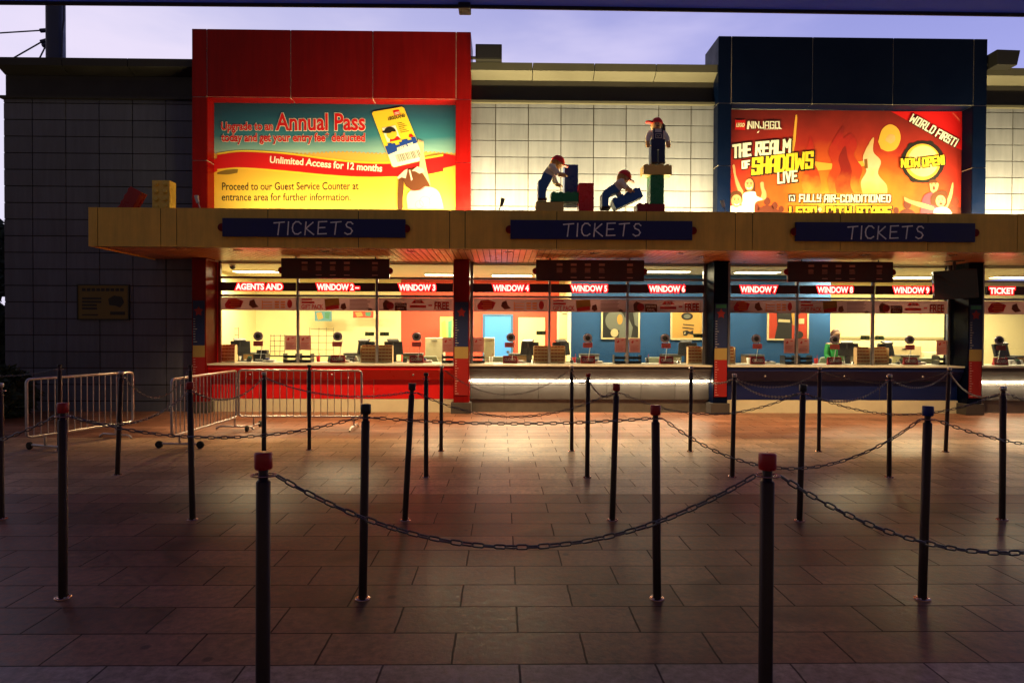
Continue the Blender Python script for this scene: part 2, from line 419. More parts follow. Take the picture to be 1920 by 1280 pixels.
    t.links.new(n2.outputs[0], h.inputs[0]); t.links.new(inv.outputs[0], h.inputs[2])
    bu = n_('ShaderNodeBump'); bu.inputs['Strength'].default_value = 0.7; bu.inputs['Distance'].default_value = 0.006
    t.links.new(h.outputs[0], bu.inputs['Height']); t.links.new(bu.outputs[0], p.inputs['Normal'])
    return m
g0 = gp(975, 1244); rowy = g0.y
phy = -(rowy % 0.3); j = gp(848, 1244); phx = -(j.x % 0.6) + (0.3 if int(round((rowy + phy) / 0.3)) % 2 == 0 else 0.0)
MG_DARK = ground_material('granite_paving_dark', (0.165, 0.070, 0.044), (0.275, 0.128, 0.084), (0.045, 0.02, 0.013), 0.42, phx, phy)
MG_LITE = ground_material('granite_paving_bleached_skylit', (0.37, 0.225, 0.14), (0.50, 0.315, 0.20), (0.12, 0.06, 0.035), 0.38, phx, phy)  # bleached band; skylight falling on it is put into this colour as well
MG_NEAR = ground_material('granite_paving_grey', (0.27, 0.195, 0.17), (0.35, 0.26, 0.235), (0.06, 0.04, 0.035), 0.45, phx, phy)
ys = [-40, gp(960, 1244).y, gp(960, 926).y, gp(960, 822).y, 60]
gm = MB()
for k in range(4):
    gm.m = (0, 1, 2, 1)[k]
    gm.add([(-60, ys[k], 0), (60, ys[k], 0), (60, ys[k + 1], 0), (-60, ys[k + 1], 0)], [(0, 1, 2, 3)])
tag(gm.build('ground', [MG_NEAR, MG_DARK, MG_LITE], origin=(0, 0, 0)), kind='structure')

# the tensile roof over the queue, whose edge crosses the top of the view
ov = MB(); ye = 5.85
a0 = pt(-900, -2, ye); a1 = pt(870, 12, ye); a2 = pt(3000, 44, ye)
for A, B in ((a0, a1), (a1, a2)):
    vs = []
    for p in (A, B):
        vs += [(p.x, ye, p.z), (p.x, ye + .02, p.z + .10), (p.x, 1.5, p.z + 1.05), (p.x, -6, p.z + .75), (p.x, -6, p.z + .65), (p.x, 1.5, p.z + .95)]
    ov.add(vs, [(0, 1, 7, 6), (1, 2, 8, 7), (2, 3, 9, 8), (3, 4, 10, 9), (4, 5, 11, 10), (5, 0, 6, 11)])
ovr = thing('queue_roof', 'taut grey membrane roof over the queue with its edge along the top of the view', 'roof', (0, ye, 4.3))
ov.build('membrane', tmat('roof_membrane', (0.26, 0.38, 0.85), .55), ovr)
ed = MB(); ed.tube([a0, a1], .022, 8); ed.tube([a1, a2], .022, 8)
ed.build('edge_cable', M_DARK, ovr)
cb = MB(); cb.box(a1.x - .05, a1.x + .06, ye - .05, ye + .10, a1.z - .035, a1.z + .1); cb.build('clamp', M_DARK, ovr, bevel=.01)

# ------------------------------------------------------------------ the ticket building
BLD = thing('ticket_building', 'long low ticket building with a red portal and a dark blue portal over lit counters', 'building', (0, YW, 0))
GX, GZ = -0.13, PZ(202.7, YW, 1000)
def clad(x0, x1, z0, z1, label):
    mb = MB(); mb.m = 1
    mb.box(x0, x1, YW + .012, YW + .25, z0, z1)
    mb.m = 0
    k0 = math.floor((x0 - GX) / .6); k1 = math.ceil((x1 - GX) / .6)
    r0 = math.floor((z0 - GZ) / .3); r1 = math.ceil((z1 - GZ) / .3)
    g = .0085
    for k in range(k0, k1):
        for r in range(r0, r1):
            a, b = max(x0, GX + k * .6 + g), min(x1, GX + (k + 1) * .6 - g)
            c, d = max(z0, GZ + r * .3 + g), min(z1, GZ + (r + 1) * .3 - g)
            if b - a < .02 or d - c < .02: continue
            t = random.uniform(-.002, .002)
            mb.box(a, b, YW - .004 + t, YW + .014, c, d)
    o = mb.build('wall', [M_CLAD, M_JOINT], BLD, fix=False); tag(o, label); return o
xl = PX(9, YW); pxl = PX(361, YB); pxr = PX(881, YB); bxl = PX(1347, YB, 180); bxr = PX(1850, YB, 180)
zL = PZ(182, YW, 200)
clad(xl, pxl + .03, 0.0, zL, 'unlit bluish panel wall of the wing beside the red portal')
clad(pxr - .02, bxl + .02, 2.9, zL, 'floodlit cream panel wall between the two portals')
clad(bxr - .02, 11.6, 2.9, zL, 'floodlit cream panel wall beyond the blue portal')
def cornice(x0, x1, label=None, lip=None):
    zt = PZ(127, YW, 1000); zf = PZ(133, YW - .2, 1000); zr = PZ(151, YW, 1000)
    mb = MB(); mb.m = 0
    mb.profx([(YW + .3, zL), (YW + .02, zL), (YW + .02, zr), (YW + .3, zr)], x0, x1)        # recessed dark band
    mb.m = 1
    mb.profx([(YW + .3, zL - .055), (YW - .075, zL - .055), (YW - .075, zL - .012), (YW + .3, zL - .012)], x0 - .06, x1)
    n = max(1, round((x1 - x0) / 1.2)); st = (x1 - x0) / n
    for k in range(n):
        a = x0 + k * st + .006; b = x0 + (k + 1) * st - .006
        mb.profx([(YW + .3, zr + .002), (YW + .0, zr + .002), (YW - .21, zf), (YW - .21, zt), (YW + .3, zt + .01)], a, b)
    o = mb.build('cornice', [M_CORN, lip or M_CORNL], BLD); tag(o, label); return o
cornice(xl + .02, pxl, 'black unlit cornice of the wing', M_CORN); cornice(pxr, bxl, 'olive lit cornice between the portals'); cornice(bxr, 11.6)  # wing lip coloured dark like the band, for its lack of light

def portal(xo0, xo1, xi0, xi1, zt, zi, pan, vx, hz, label):
    """panel-clad box with a recessed opening; seams are gaps over pale backing"""
    mb = MB(); g = .007; yb = YB + .012
    mb.m = 1
    zb = 2.75
    mb.box(xo0 + .004, xo1 - .004, yb, 12.42, zi + .004, zt - .006)
    mb.box(xo0 + .004, xi0 - .004, yb, 12.4, zb, zi + .004); mb.box(xi1 + .004, xo1 - .004, yb, 12.4, zb, zi + .004)
    mb.m = 0
    xs = [xo0] + list(vx) + [xo1]
    for a, b in zip(xs[:-1], xs[1:]):
        mb.box(a + g * (a != xo0), b - g * (b != xo1), YB, yb, zi + g, zt)
    zs = [zb] + list(hz) + [zi]
    for a, b in zip(zs[:-1], zs[1:]):
        mb.box(xo0, xi0, YB, yb, a + g, b - g); mb.box(xi1, xo1, YB, yb, a + g, b - g)
        # reveals of the recess
        mb.box(xi0 - .004, xi0 + .006, yb, 11.96, a + g, b - g); mb.box(xi1 - .006, xi1 + .004, yb, 11.96, a + g, b - g)
        # outer side cheeks
        mb.box(xo0 - .004, xo0 + .004, yb, 12.4, a + g, b - g); mb.box(xo1 - .004, xo1 + .004, yb, 12.4, a + g, b - g)
    for x in (xo0, xo1): mb.box(x - .004, x + .004, yb, 12.42, zi + g, zt - .004)
    vr = [xi0] + [v for v in vx if xi0 + .1 < v < xi1 - .1] + [xi1]
    for a, b in zip(vr[:-1], vr[1:]):
        mb.box(a + g, b - g, yb, 11.96, zi - .006, zi + .004)
    o = mb.build('portal', [pan, M_SEAM], BLD, fix=False); tag(o, label); return o
RZI = PZ(184, YB, 600); RZT = PZ(57.5, YB, 620)
rx0, rx1 = PX(388, YB, 200), PX(855, YB, 200)
portal(pxl, pxr, rx0, rx1, RZT, RZI, M_RED, [rx0, PX(545, YB, 120), PX(699, YB, 120), rx1], [PZ(301, YB, 375)], 'red panelled portal framing the wide advert')
BZI = PZ(196, YB, 1600); BZT = PZ(71, YB, 1600)
bx0, bx1 = PX(1371, YB, 200), PX(1825, YB, 200)
portal(bxl, bxr, bx0, bx1, BZT, BZI, M_BLUE, [bx0, PX(1524, YB, 120), PX(1675, YB, 120), bx1], [PZ(313, YB, 1600)], 'near-black blue panelled portal framing the show advert')

# pillars below the awning
ZS = 2.777                        # soffit height
ZF = PZ(394, YC, 900)             # awning top
PIL = [(360, 386, M_RED, 'red'), (850.5, 880, M_RED, 'red'), (1338, 1365, M_BLUE, 'blue'), (1815.5, 1842.5, M_BLUE, 'blue')]
PILX = []
for a, b, m, c in PIL:
    x0, x1 = PX(a, YB, 620), PX(b, YB, 620); PILX.append((x0, x1))
    mb = MB(); mb.box(x0, x1, YB, 12.3, .20, ZS - .002)
    o = mb.build('pillar', m, BLD, bevel=.006)
    pb = MB(); pb.box(x0 - .045, x1 + .035, YB - .03, 12.28, 0, .20); pl = pb.build('plinth', M_GREYP, o, bevel=.006)

# awning: fascia, soffit slats, downlights
aw = MB(); ax0 = PX(165, YC, 420); ax1 = 10.2
zfb = ZS - .02
aw.m = 1; aw.box(ax0 + .02, ax1, YC + .012, YC + .16, zfb + .01, ZF - .012)
aw.m = 0
jx = [ax0] + [PX(v, YC, 430) for v in (183, 301, 331, 502, 672, 843, 872, 1044, 1212, 1379, 1411, 1576, 1740, 1908)] + [ax1]
for a, b in zip(jx[:-1], jx[1:]):
    aw.box(a + .006, b - .006, YC, YC + .013, zfb, ZF)
aw.box(ax0 + .006, ax0 + .02, YC + .014, YW - .02, zfb, ZF)
aw.m = 2; aw.box(ax0 + .03, ax1, YC + .162, YB - .002, ZF - .10, ZF - .02)
AW = aw.build('awning', [M_YEL, M_JOINT, M_GREYD], BLD, fix=False); tag(AW, 'mustard awning fascia carrying the ticket signs')
so = MB(); so.m = 1; so.box(ax0 + .03, ax1, YC + .17, YG + .125, ZS + .012, ZS + .03)
so.m = 0; x = ax0 + .03
while x < ax1:
    so.box(x, x + .088, YC + .17, YG + .12, ZS, ZS + .012); x += .10
so.build('soffit', [M_SOFF, M_JOINT], AW, fix=False)
E_DL = emat('downlight_glow', (1.0, 0.62, 0.30), 14)
DLX = [447, 608, 770, 953, 1114, 1276, 1465, 1623, 1785]
DLX = [PX(v, 10.56, 474) for v in DLX]
lamp_d = bpy.data.lights.new('downlight_beam', 'SPOT'); lamp_d.energy = 290; lamp_d.color = (1.0, .66, .28)
lamp_d.spot_size = R(122); lamp_d.spot_blend = .9; lamp_d.shadow_soft_size = .05
for x in DLX:
    mb = MB(); mb.m = 0; mb.lathe([(.075, ZS - .012), (.075, ZS + .004), (.05, ZS + .004), (.05, ZS - .012)], (x, 10.56, 0), 18)
    mb.m = 1; mb.lathe([(.001, ZS - .006), (.05, ZS - .006)], (x, 10.56, 0), 18)
    mb.build('downlight', [M_STEEL, E_DL], AW)
    l = bpy.data.objects.new('downlight_lamp', lamp_d); COL.objects.link(l); l.location = (x, 10.56, ZS - .03)

# service counters
E_LED = emat('led_strip_glow', (1.0, 0.80, 0.48), 85)
def counter(x0, x1, kind):
    zt = PZ(683.5, YB + .05, 960)
    ap = {'red': M_REDC, 'grey': M_GREYP, 'blue': M_BLUEC}[kind]
    mb = MB(); mb.m = 0
    za, zl = .60, .24
    y0, y1 = YB + .05, YB + .17
    mb.profx([(y0 + .02, zt - .03), (y0 + .02, zt - .10), (y1, za), (YG + .1, za), (YG + .1, zt - .03)], x0, x1)
    mb.m = 1; mb.box(x0 + .01, x1 - .01, y1 + .075, YG + .1, zl, za + .01)
    st = .605 if kind == 'grey' else 1.47
    n = max(1, round((x1 - x0) / st)); st = (x1 - x0) / n
    zz = [(zl, .50), (.505, za - .01)] if kind == 'grey' else [(zl, za - .004)]
    mb.m = 0
    for k in range(n):
        for c, d in zz: mb.box(x0 + k * st + .006, x0 + (k + 1) * st - .006, y1 + .06, y1 + .078, c + .003, d - .003)
    o = mb.build('counter', [ap, M_SEAM if kind != 'grey' else M_JOINT], BLD, fix=False)
    tag(o, {'red': 'red counter front', 'grey': 'grey stone counter front with a light strip', 'blue': 'black-blue counter front'}[kind])
    p = MB(); p.box(x0, x1, y1 + (.10 if kind == 'grey' else .05), YG + .08, 0, zl - .004)
    p.build('plinth', M_GREYD if kind == 'grey' else M_CREAMP, o)
    s = MB(); s.box(x0, x1, y0 - .01, YG + .4, zt - .03, zt); s.build('shelf', M_SHELF, o, bevel=.004)
    if kind == 'grey':
        q = MB(); q.box(x0 + .02, x1 - .02, y1 - .01, y1 + .02, za - .024, za - .004); q.build('light_strip', E_LED, o)
    else:
        for k in range(3):
            q = MB()
            cx = x0 + (k + .5) * (x1 - x0) / 3
            q.lathe([(.02, 0), (.02, .01), (.001, .01)], (0, 0, 0), 10, Matrix.Translation((cx, y1 - .05, za + .09)) @ Matrix.Rotation(R(75), 4, 'X'))
            q.build('button', M_STEEL, o)
    return zt
CX = [(PILX[0][1], PILX[1][0], 'red'), (PILX[1][1], PILX[2][0], 'grey'), (PILX[2][1], PX(1778, YG, 620), 'blue'), (PILX[3][1], 11.2, 'grey')]
for a, b, k in CX: ZT = counter(a, b, k)

# glazing: one bay per window
ZW = lambda py: PZ(py, YG, 960)
zz = dict(top=ZS, t1=ZW(494), t0=ZW(521), bar=ZW(525), l0=ZW(554.5), b1=ZW(558.5), g0=ZW(684))
BAYS = [(412.5, 559), (559, 707), (707, 852), (885, 1030), (1030, 1176), (1176, 1320), (1366, 1493.5), (1493.5, 1636), (1636, 1778), (1841, 1985)]
BX = [(PX(a, YG, 600), PX(b, YG, 600)) for a, b in BAYS]
for i, (a, b) in enumerate(BX):
    fm = M_REDALU if i in (0,) else M_ALU
    mb = MB(); h = .022; y0, y1 = YG - .03, YG + .03
    mb.box(a - h, a + h, y0, y1, ZT, ZS - .004)
    if i in (2, 5, 8, 9): mb.box(b - h, b + h, y0, y1, ZT, ZS - .004)
    A, B = a + h + .001, b - h - .001
    mb.box(A, B, y0 + .004, y1 - .004, zz['t1'], ZS - .006)
    mb.box(A, B, y0 + .004, y1 - .004, zz['bar'], zz['t0'])
    mb.box(A, B, y0 + .004, y1 - .004, zz['b1'] - .002, zz['l0'])
    o = mb.build('window', fm, BLD, fix=False)
    gl = MB()
    for c, d in ((zz['t0'], zz['t1']), (zz['l0'], zz['bar']), (ZT, zz['b1'] - .002)): gl.box(A, B, YG - .004, YG + .004, c, d)
    gl.build('pane', M_GLASS, o, fix=False)
# dark infill between the last glazed bay and the pillar
mb = MB(); mb.box(BX[8][1] + .03, PILX[3][0] - .002, YG - .12, YG + .1, 0.02, ZS - .004); mb.build('infill_panel', M_BLUE, BLD, bevel=.004)
mb = MB(); mb.box(BX[5][1] + .03, PILX[2][0] - .002, YG - .1, YG + .1, ZT + .002, ZS - .004); mb.build('infill_panel', M_DARK, BLD, bevel=.004)
mb = MB(); mb.box(PILX[0][1] + .002, BX[0][0] - .024, YG - .05, YG + .1, ZT + .002, ZS - .004); mb.build('infill_panel', M_REDC, BLD, bevel=.004)

rf = MB(); rf.box(xl + .05, 11.5, YW + .26, 16.2, 2.86, 2.97); rf.build('roof', M_GREYD, BLD)
sw = MB(); sw.box(xl + .004, xl + .2, YW + .26, 16.2, 0, 2.855); sw.box(xl + .004, 11.5, 16.21, 16.4, 0, 5.6); sw.box(xl + .004, xl + .2, YW + .26, 16.2, 2.975, 5.6); sw.build('wall', M_CLAD, BLD)
# interior shell
YI, YBL, ZI = 15.6, 14.0, 2.74
ix0, ix1 = PILX[0][1] - .6, 11.4
mb = MB(); mb.box(ix0, ix1, YG + .12, YI + .2, ZI, ZI + .05); mb.build('ceiling', M_CEIL, BLD)
mb = MB(); mb.box(ix0, ix1, YG + .12, YI + .2, .004, .03); mb.build('interior_floor', M_IFLOOR, BLD)
mb = MB(); mb.box(ix0 - .1, ix0, YG + .12, YI, .03, ZI); mb.build('interior_wall', M_CREAMW, BLD)
def iwall(p0, p1, Y, m, label):
    mb = MB(); mb.box(PX(p0, Y, 620), PX(p1, Y, 620), Y, Y + .06, .03, ZI - .002); o = mb.build('interior_wall', m, BLD); tag(o, label); return o
iwall(360, 752, YI, M_CREAMW, 'cream back wall'); iwall(752, 1048, YI - .01, M_PINKW, 'coral back wall'); iwall(1048, 1076, YI, M_CREAMW, None)
iwall(1071, 1557, YBL, M_BLUEW, 'blue partition'); iwall(1550, 2000, YI, M_CREAMW, 'cream back wall of the far office')
mb = MB(); x = PX(1557, YBL, 620); mb.box(x - .06, x, YBL + .061, YI, .03, ZI - .002); mb.build('interior_wall', M_CREAMW, BLD)
mb = MB(); x = PX(1071, YBL, 620); mb.box(x, x + .06, YBL + .061, YI, .03, ZI - .002); mb.build('interior_wall', M_CREAMW, BLD)
mb = MB(); x0, x1 = PX(909, YI - .05, 620), PX(958, YI - .05, 620); zt = PZ(593, YI, 930)
mb.box(x0, x1, YI - .05, YI - .012, .04, zt); o = mb.build('door', mat('sky_blue_door', (.05, .24, .70), .5), BLD, bevel=.004); tag(o, 'sky blue office door')
mb = MB(); mb.box(x1 - .1, x1 - .04, YI - .09, YI - .052, 1.0, 1.03); mb.build('handle', M_STEEL, o)
mb = MB()
for a, b, c, d in ((x0 - .05, x0 - .002, .04, zt + .05), (x1 + .002, x1 + .05, .04, zt + .05), (x0 - .0015, x1 + .0015, zt + .002, zt + .05)): mb.box(a, b, YI - .06, YI - .012, c, d)
mb.build('door_frame', mat('blue_trim', (.03, .12, .25), .5), BLD)
mb = MB(); x0, x1 = PX(972, YI - .05, 620), PX(1022, YI - .05, 620); zt = PZ(595, YI, 990)
mb.box(x0, x1, YI - .05, YI - .012, .04, zt); mb.box(x0 + .12, x1 - .2, YI - .054, YI - .05, .5, zt - .12); o = mb.build('door', mat('cream_door', (.66, .56, .30), .5), BLD); tag(o, 'cream office door')
mb = MB(); mb.box(x0 + .06, x0 + .12, YI - .09, YI - .056, 1.0, 1.03); mb.build('handle', M_STEEL, o)
# rail along the far office wall
mb = MB(); mb.box(PX(1560, YI, 630), 11.2, YI - .03, YI - .002, PZ(636, YI, 1700), PZ(632, YI, 1700)); mb.build('dado_rail', mat('rail_olive', (.30, .26, .13), .5), BLD)
# ceiling lights
E_CL = emat('ceiling_panel_glow', (1.0, .85, .55), 18)
def ceil_light(px, Y, e, sx=.9, sy=.3):
    x = PX(px, Y, 500)
    mb = MB(); mb.m = 0; mb.box(x - sx / 2, x + sx / 2, Y - sy / 2, Y + sy / 2, ZI - .03, ZI - .002)
    mb.m = 1; mb.box(x - sx / 2 + .02, x + sx / 2 - .02, Y - sy / 2 + .02, Y + sy / 2 - .02, ZI - .034, ZI - .029)
    mb.build('ceiling_light', [M_WHITE, E_CL], BLD, fix=False)
    ld = bpy.data.lights.new('ceiling_lamp', 'AREA'); ld.shape = 'RECTANGLE'; ld.size = sx; ld.size_y = sy; ld.energy = e * 1.8; ld.color = (1.0, .81, .48)
    l = bpy.data.objects.new('ceiling_lamp', ld); COL.objects.link(l); l.location = (x, Y, ZI - .05)
for px, Y, e in ((480, 13.6, 60), (640, 13.4, 60), (835, 14.1, 90), (960, 14.2, 100), (1110, 13.1, 26), (1252, 13.1, 26), (1420, 13.1, 24), (1590, 13.6, 60), (1712, 14.1, 85), (1900, 13.9, 85)):
    ceil_light(px, Y, e)

# uplights on the awning that wash the facade
E_UP = emat('uplight_glow', (1.0, .85, .5), 6)
M_UPT = mat('uplight_trough', (.2, .2, .2), .4)
def uplight(x0, x1, e, y=11.15, ang=22, label='', **k):
    z = ZF - .02
    t = thing('uplight', label, 'uplight', ((x0 + x1) / 2, y, z), 'uplights along the awning')
    mb = MB(); mb.profx([(y - .06, z), (y + .06, z), (y + .075, z + .05), (y + .06, z + .05), (y + .05, z + .012), (y - .05, z + .012), (y - .06, z + .05), (y - .075, z + .05)], x0, x1)
    mb.build('trough', M_UPT, t)
    mb = MB(); mb.tube([(x0 + .03, y, z + .025), (x1 - .03, y, z + .025)], .011, 8); mb.build('tube_lamp', E_UP, t)
    ld = bpy.data.lights.new('uplight_lamp', 'AREA'); ld.shape = 'RECTANGLE'; ld.size = x1 - x0 - .1; ld.size_y = .06; ld.energy = e; ld.color = (1.0, .76, .32)
    l = bpy.data.objects.new('uplight_lamp', ld); COL.objects.link(l); l.location = ((x0 + x1) / 2, y, z + .055)
    l.rotation_euler = (R(180 - ang), 0, 0)
UPS = [(rx0 + .5, rx1 - .1, 100, 11.15, 'trough uplight below the wide red and yellow advert'),
       (pxr - .5, PX(1060, 11.2), 370, 11.1, 'trough uplight at the foot of the cream wall beside the red portal'),
       (PX(1120, 11.2), bxl + .35, 370, 11.1, 'trough uplight at the foot of the cream wall beside the blue portal'),
       (bx0 + .1, bx1 + .2, 88, 11.15, 'trough uplight below the show advert'),
       (bxr - .4, 9.9, 320, 11.1, 'short trough uplight beyond the blue portal')]
for a, b, e, yy, lb in UPS: uplight(a, b, e, yy, 20, label=lb)
# ------------------------------------------------------------------ adverts and signs
def flat(mb, pts, fn, layer=0.0):
    """a flat print of any outline (2D points through fn)"""
    me = [fn(x, y, layer) for x, y in pts]
    from mathutils.geometry import tessellate_polygon
    tri = tessellate_polygon([[Vector((x, y, 0)) for x, y in pts]])
    mb.add(me, [tuple(t) for t in tri])
def ell(cx, cy, rx, ry, n=28, a0=0, a1=360, rot=0):
    o = []
    for i in range(n if a1 - a0 >= 360 else n + 1):
        a = R(a0 + (a1 - a0) * i / n); x, y = rx * math.cos(a), ry * math.sin(a)
        c, s = math.cos(R(rot)), math.sin(R(rot)); o.append((cx + x * c - y * s, cy + x * s + y * c))
    return o
def smooth(pts, n=6):
    o = []
    P = [pts[0]] + list(pts) + [pts[-1]]
    for i in range(1, len(P) - 2):
        for k in range(n):
            t = k / n; a, b, c, d = (Vector(P[i - 1]), Vector(P[i]), Vector(P[i + 1]), Vector(P[i + 2]))
            q = 0.5 * ((2 * b) + (c - a) * t + (2 * a - 5 * b + 4 * c - d) * t * t + (3 * b - a - 3 * c + d) * t ** 3)
            o.append((q.x, q.y))
    o.append(tuple(pts[-1])); return o
def band(up, lo): return list(up) + list(reversed(lo))
def ramp_mat(name, stops, axis='Z', rough=.5, noise=0.0, nscale=3.0, stretch=(1, 1, 1)):
    """printed artwork: colours run along the sheet"""
    m = bpy.data.materials.new(name); m.use_nodes = True; t = m.node_tree; p = t.nodes['Principled BSDF']
    p.inputs['Roughness'].default_value = rough
    tcn = t.nodes.new('ShaderNodeTexCoord'); s = t.nodes.new('ShaderNodeSeparateXYZ'); t.links.new(tcn.outputs['Generated'], s.inputs[0])
    src = s.outputs[axis]
    if noise:
        mpn = t.nodes.new('ShaderNodeMapping'); mpn.inputs['Scale'].default_value = stretch; t.links.new(tcn.outputs['Object'], mpn.inputs[0])
        n = t.nodes.new('ShaderNodeTexNoise'); n.inputs['Scale'].default_value = nscale; n.inputs['Detail'].default_value = 5; t.links.new(mpn.outputs[0], n.inputs['Vector'])
        ma = t.nodes.new('ShaderNodeMath'); ma.operation = 'MULTIPLY_ADD'; ma.inputs[1].default_value = noise
        su = t.nodes.new('ShaderNodeMath'); su.operation = 'SUBTRACT'; su.inputs[1].default_value = noise * .5
        t.links.new(n.outputs[0], ma.inputs[0]); t.links.new(src, ma.inputs[2]); t.links.new(ma.outputs[0], su.inputs[0]); src = su.outputs[0]
    r = t.nodes.new('ShaderNodeValToRGB'); t.links.new(src, r.inputs[0])
    e = r.color_ramp.elements
    while len(e) > 1: e.remove(e[-1])
    e[0].position = stops[0][0]; e[0].color = (*stops[0][1], 1)
    for q, c in stops[1:]:
        k = e.new(q); k.color = (*c, 1)
    t.links.new(r.outputs[0], p.inputs['Base Color']); return m
YA = 11.93
# --- advert in the red portal (traced in a 3.84x crop with its corner at 380,170)
def fa(x, y, d=0.0): return pt(380 + x / 3.84, 170 + y / 3.84, YA - .004 - d)
AD = thing('advert', 'wide annual pass advert with a red ribbon over teal sky in the red portal', 'advert', pt(628, 396, YA))
x0, x1 = 70, 1830
mb = MB(); P0 = pt(380 + x0 / 3.84, 300, YA); P1 = pt(380 + x1 / 3.84, 300, YA)
mb.box(P0.x, P1.x, YA, YA + .03, 2.9, PZ(192, YA, 600)); mb.build('backing_board', M_WHITE, AD)
mb = MB(); flat(mb, [(x0, 85), (x1, 85), (x1, 470), (x0, 470)], fa)
mb.build('sky_print', ramp_mat('print_sky', [(0, (.55, .62, .45)), (.12, (.24, .46, .48)), (.4, (.035, .20, .30)), (.75, (.012, .085, .17)), (1, (.008, .045, .09))], noise=.35, nscale=1.2, stretch=(.6, 1, 2.2)), AD, fix=False)
mb = MB(); up = [(x0, 445)]; xx = x0
while xx < x1:                     # studded horizon
    yb_ = 442 + 6 * math.sin(xx / 90.0)
    up += [(xx + 4, yb_), (xx + 16, yb_), (xx + 18, yb_ + 9), (xx + 28, yb_ + 9)]; xx += 30
up += [(x1, 445)]
flat(mb, band(up, [(x0, 1000), (x1, 1000)]), fa, .003)
mb.build('sand_print', ramp_mat('print_sand', [(0, (.86, .66, .14)), (.55, (.84, .52, .06)), (.8, (.80, .44, .05)), (1, (.66, .40, .10))], noise=.12, nscale=1.0), AD, fix=False)
# ribbon
T = smooth([(105, 470), (250, 450), (420, 452), (640, 470), (900, 505), (1150, 530), (1400, 530), (1600, 500), (1732, 478)])
B = smooth([(105, 560), (250, 548), (420, 556), (640, 575), (900, 600), (1150, 615), (1400, 612), (1600, 600), (1732, 575)])
sh = lambda C, d: [(x, y + d) for x, y in C]
mb = MB()
mb.m = 2; flat(mb, band(smooth([(105, 590), (180, 568), (255, 566)]), smooth([(105, 602), (180, 604), (250, 592)])), fa, .005)
flat(mb, band(smooth([(1600, 470), (1680, 452), (1732, 452)]), smooth([(1600, 492), (1680, 484), (1732, 476)])), fa, .005)
mb.m = 1; flat(mb, band(sh(T, -20), sh(B, 16)), fa, .007)
mb.m = 3; flat(mb, band(sh(T, -9), sh(B, 8)), fa, .0082)
mb.m = 0; flat(mb, band(sh(T, -5), sh(B, 4)), fa, .0095)
flat(mb, [(x0, 502), (105, 488), (105, 580), (x0, 596)], fa, .0095); flat(mb, [(1732, 455), (x1, 470), (x1, 535), (1732, 560)], fa, .0095)
mb.build('ribbon_print', [M_PRED, M_PYEL, mat('print_shade', (.22, .13, .02), .6), mat('print_gold_line', (.75, .35, .05), .5)], AD, fix=False)
# lettering
mb = MB()
f1 = lambda x, y, d=0: fa(x, y, .006); f2 = lambda x, y, d=0: fa(x, y, .009)
for fn, of, m in ((f1, .062, 1), (f2, .026, 0)):
    mb.m = m
    put_text(mb, 'Upgrade to an', (136, 284), (503, 284), 56, fn, of)
    put_text(mb, 'Annual Pass', (530, 284), (1167, 284), 116, fn, of * .8)
    put_text(mb, 'today and get your entry fee* deducted', (136, 366), (1167, 366), 57, fn, of)
mb.m = 1
put_text(mb, 'Unlimited', (484, 519), (722, 536), 46, lambda x, y, d=0: fa(x, y, .0115), .028)
put_text(mb, 'Access', (742, 538), (922, 556), 48, lambda x, y, d=0: fa(x, y, .0115), .028)
put_text(mb, 'for 12 months', (940, 558), (1290, 583), 48, lambda x, y, d=0: fa(x, y, .0115), .028)
mb.m = 2
put_text(mb, 'Proceed to our Guest Service Counter at', (140, 716), (1122, 712), 53, f1, .010)
put_text(mb, 'entrance area for further information.', (138, 792), (1065, 792), 52, f1, .010)
mb.build('lettering', [M_PRED, M_WHITE, M_PBLK], AD, fix=False)
# pass card
def rrect(c, w, h, r, rot):
    o = []
    for sx, sy, a in ((1, 1, 0), (-1, 1, 90), (-1, -1, 180), (1, -1, 270)):
        for k in range(5):
            an = R(a + 22.5 * k); o.append((sx * (w / 2 - r) + r * math.cos(an), sy * (h / 2 - r) + r * math.sin(an)))
    cs, sn = math.cos(R(rot)), math.sin(R(rot))
    return [(c[0] + x * cs - y * sn, c[1] + x * sn + y * cs) for x, y in o]
C0 = [(1215, 155), (1445, 115), (1600, 500), (1365, 556)]
def card(u, v): # bilinear over the card
    a = Vector(C0[0]).lerp(Vector(C0[1]), u); b = Vector(C0[3]).lerp(Vector(C0[2]), u); q = a.lerp(b, v); return (q.x, q.y)
def cq(u0, v0, u1, v1): return [card(u0, v0), card(u1, v0), card(u1, v1), card(u0, v1)]
mb = MB()
mb.m = 0; flat(mb, [card(.05, 0), card(.95, 0), card(1, .03), card(1, .97), card(.95, 1), card(.05, 1), card(0, .97), card(0, .03)], fa, .013)
mb.m = 1; flat(mb, [card(0.02, .72), card(.99, .66), card(.99, .97), card(.95, .995), card(.06, .995), card(.02, .97)], fa, .015)
mb.m = 2
stp = [(0.02, .62), (.12, .62), (.12, .58), (.24, .58), (.24, .60), (.34, .60), (.34, .64), (.46, .64), (.46, .60), (.56, .60), (.56, .57), (.74, .57), (.74, .60), (.86, .60), (.86, .56), (.99, .56), (.99, .67), (.02, .77)]
flat(mb, [card(*q) for q in stp], fa, .017)
mb.m = 1; flat(mb, cq(.13, .30, .55, .56), fa, .016)
mb.m = 3; flat(mb, [card(.20, .56), card(.27, .49), (card(.5, .49)), card(.56, .56)], fa, .0175); flat(mb, cq(.64, .04, .83, .13), fa, .016)
flat(mb, [card(.80, .555), card(.84, .5), card(.92, .5), card(.96, .55)], fa, .0165)
mb.m = 4; cc = card(.35, .43); flat(mb, ell(cc[0], cc[1], 38, 40), fa, .0185)
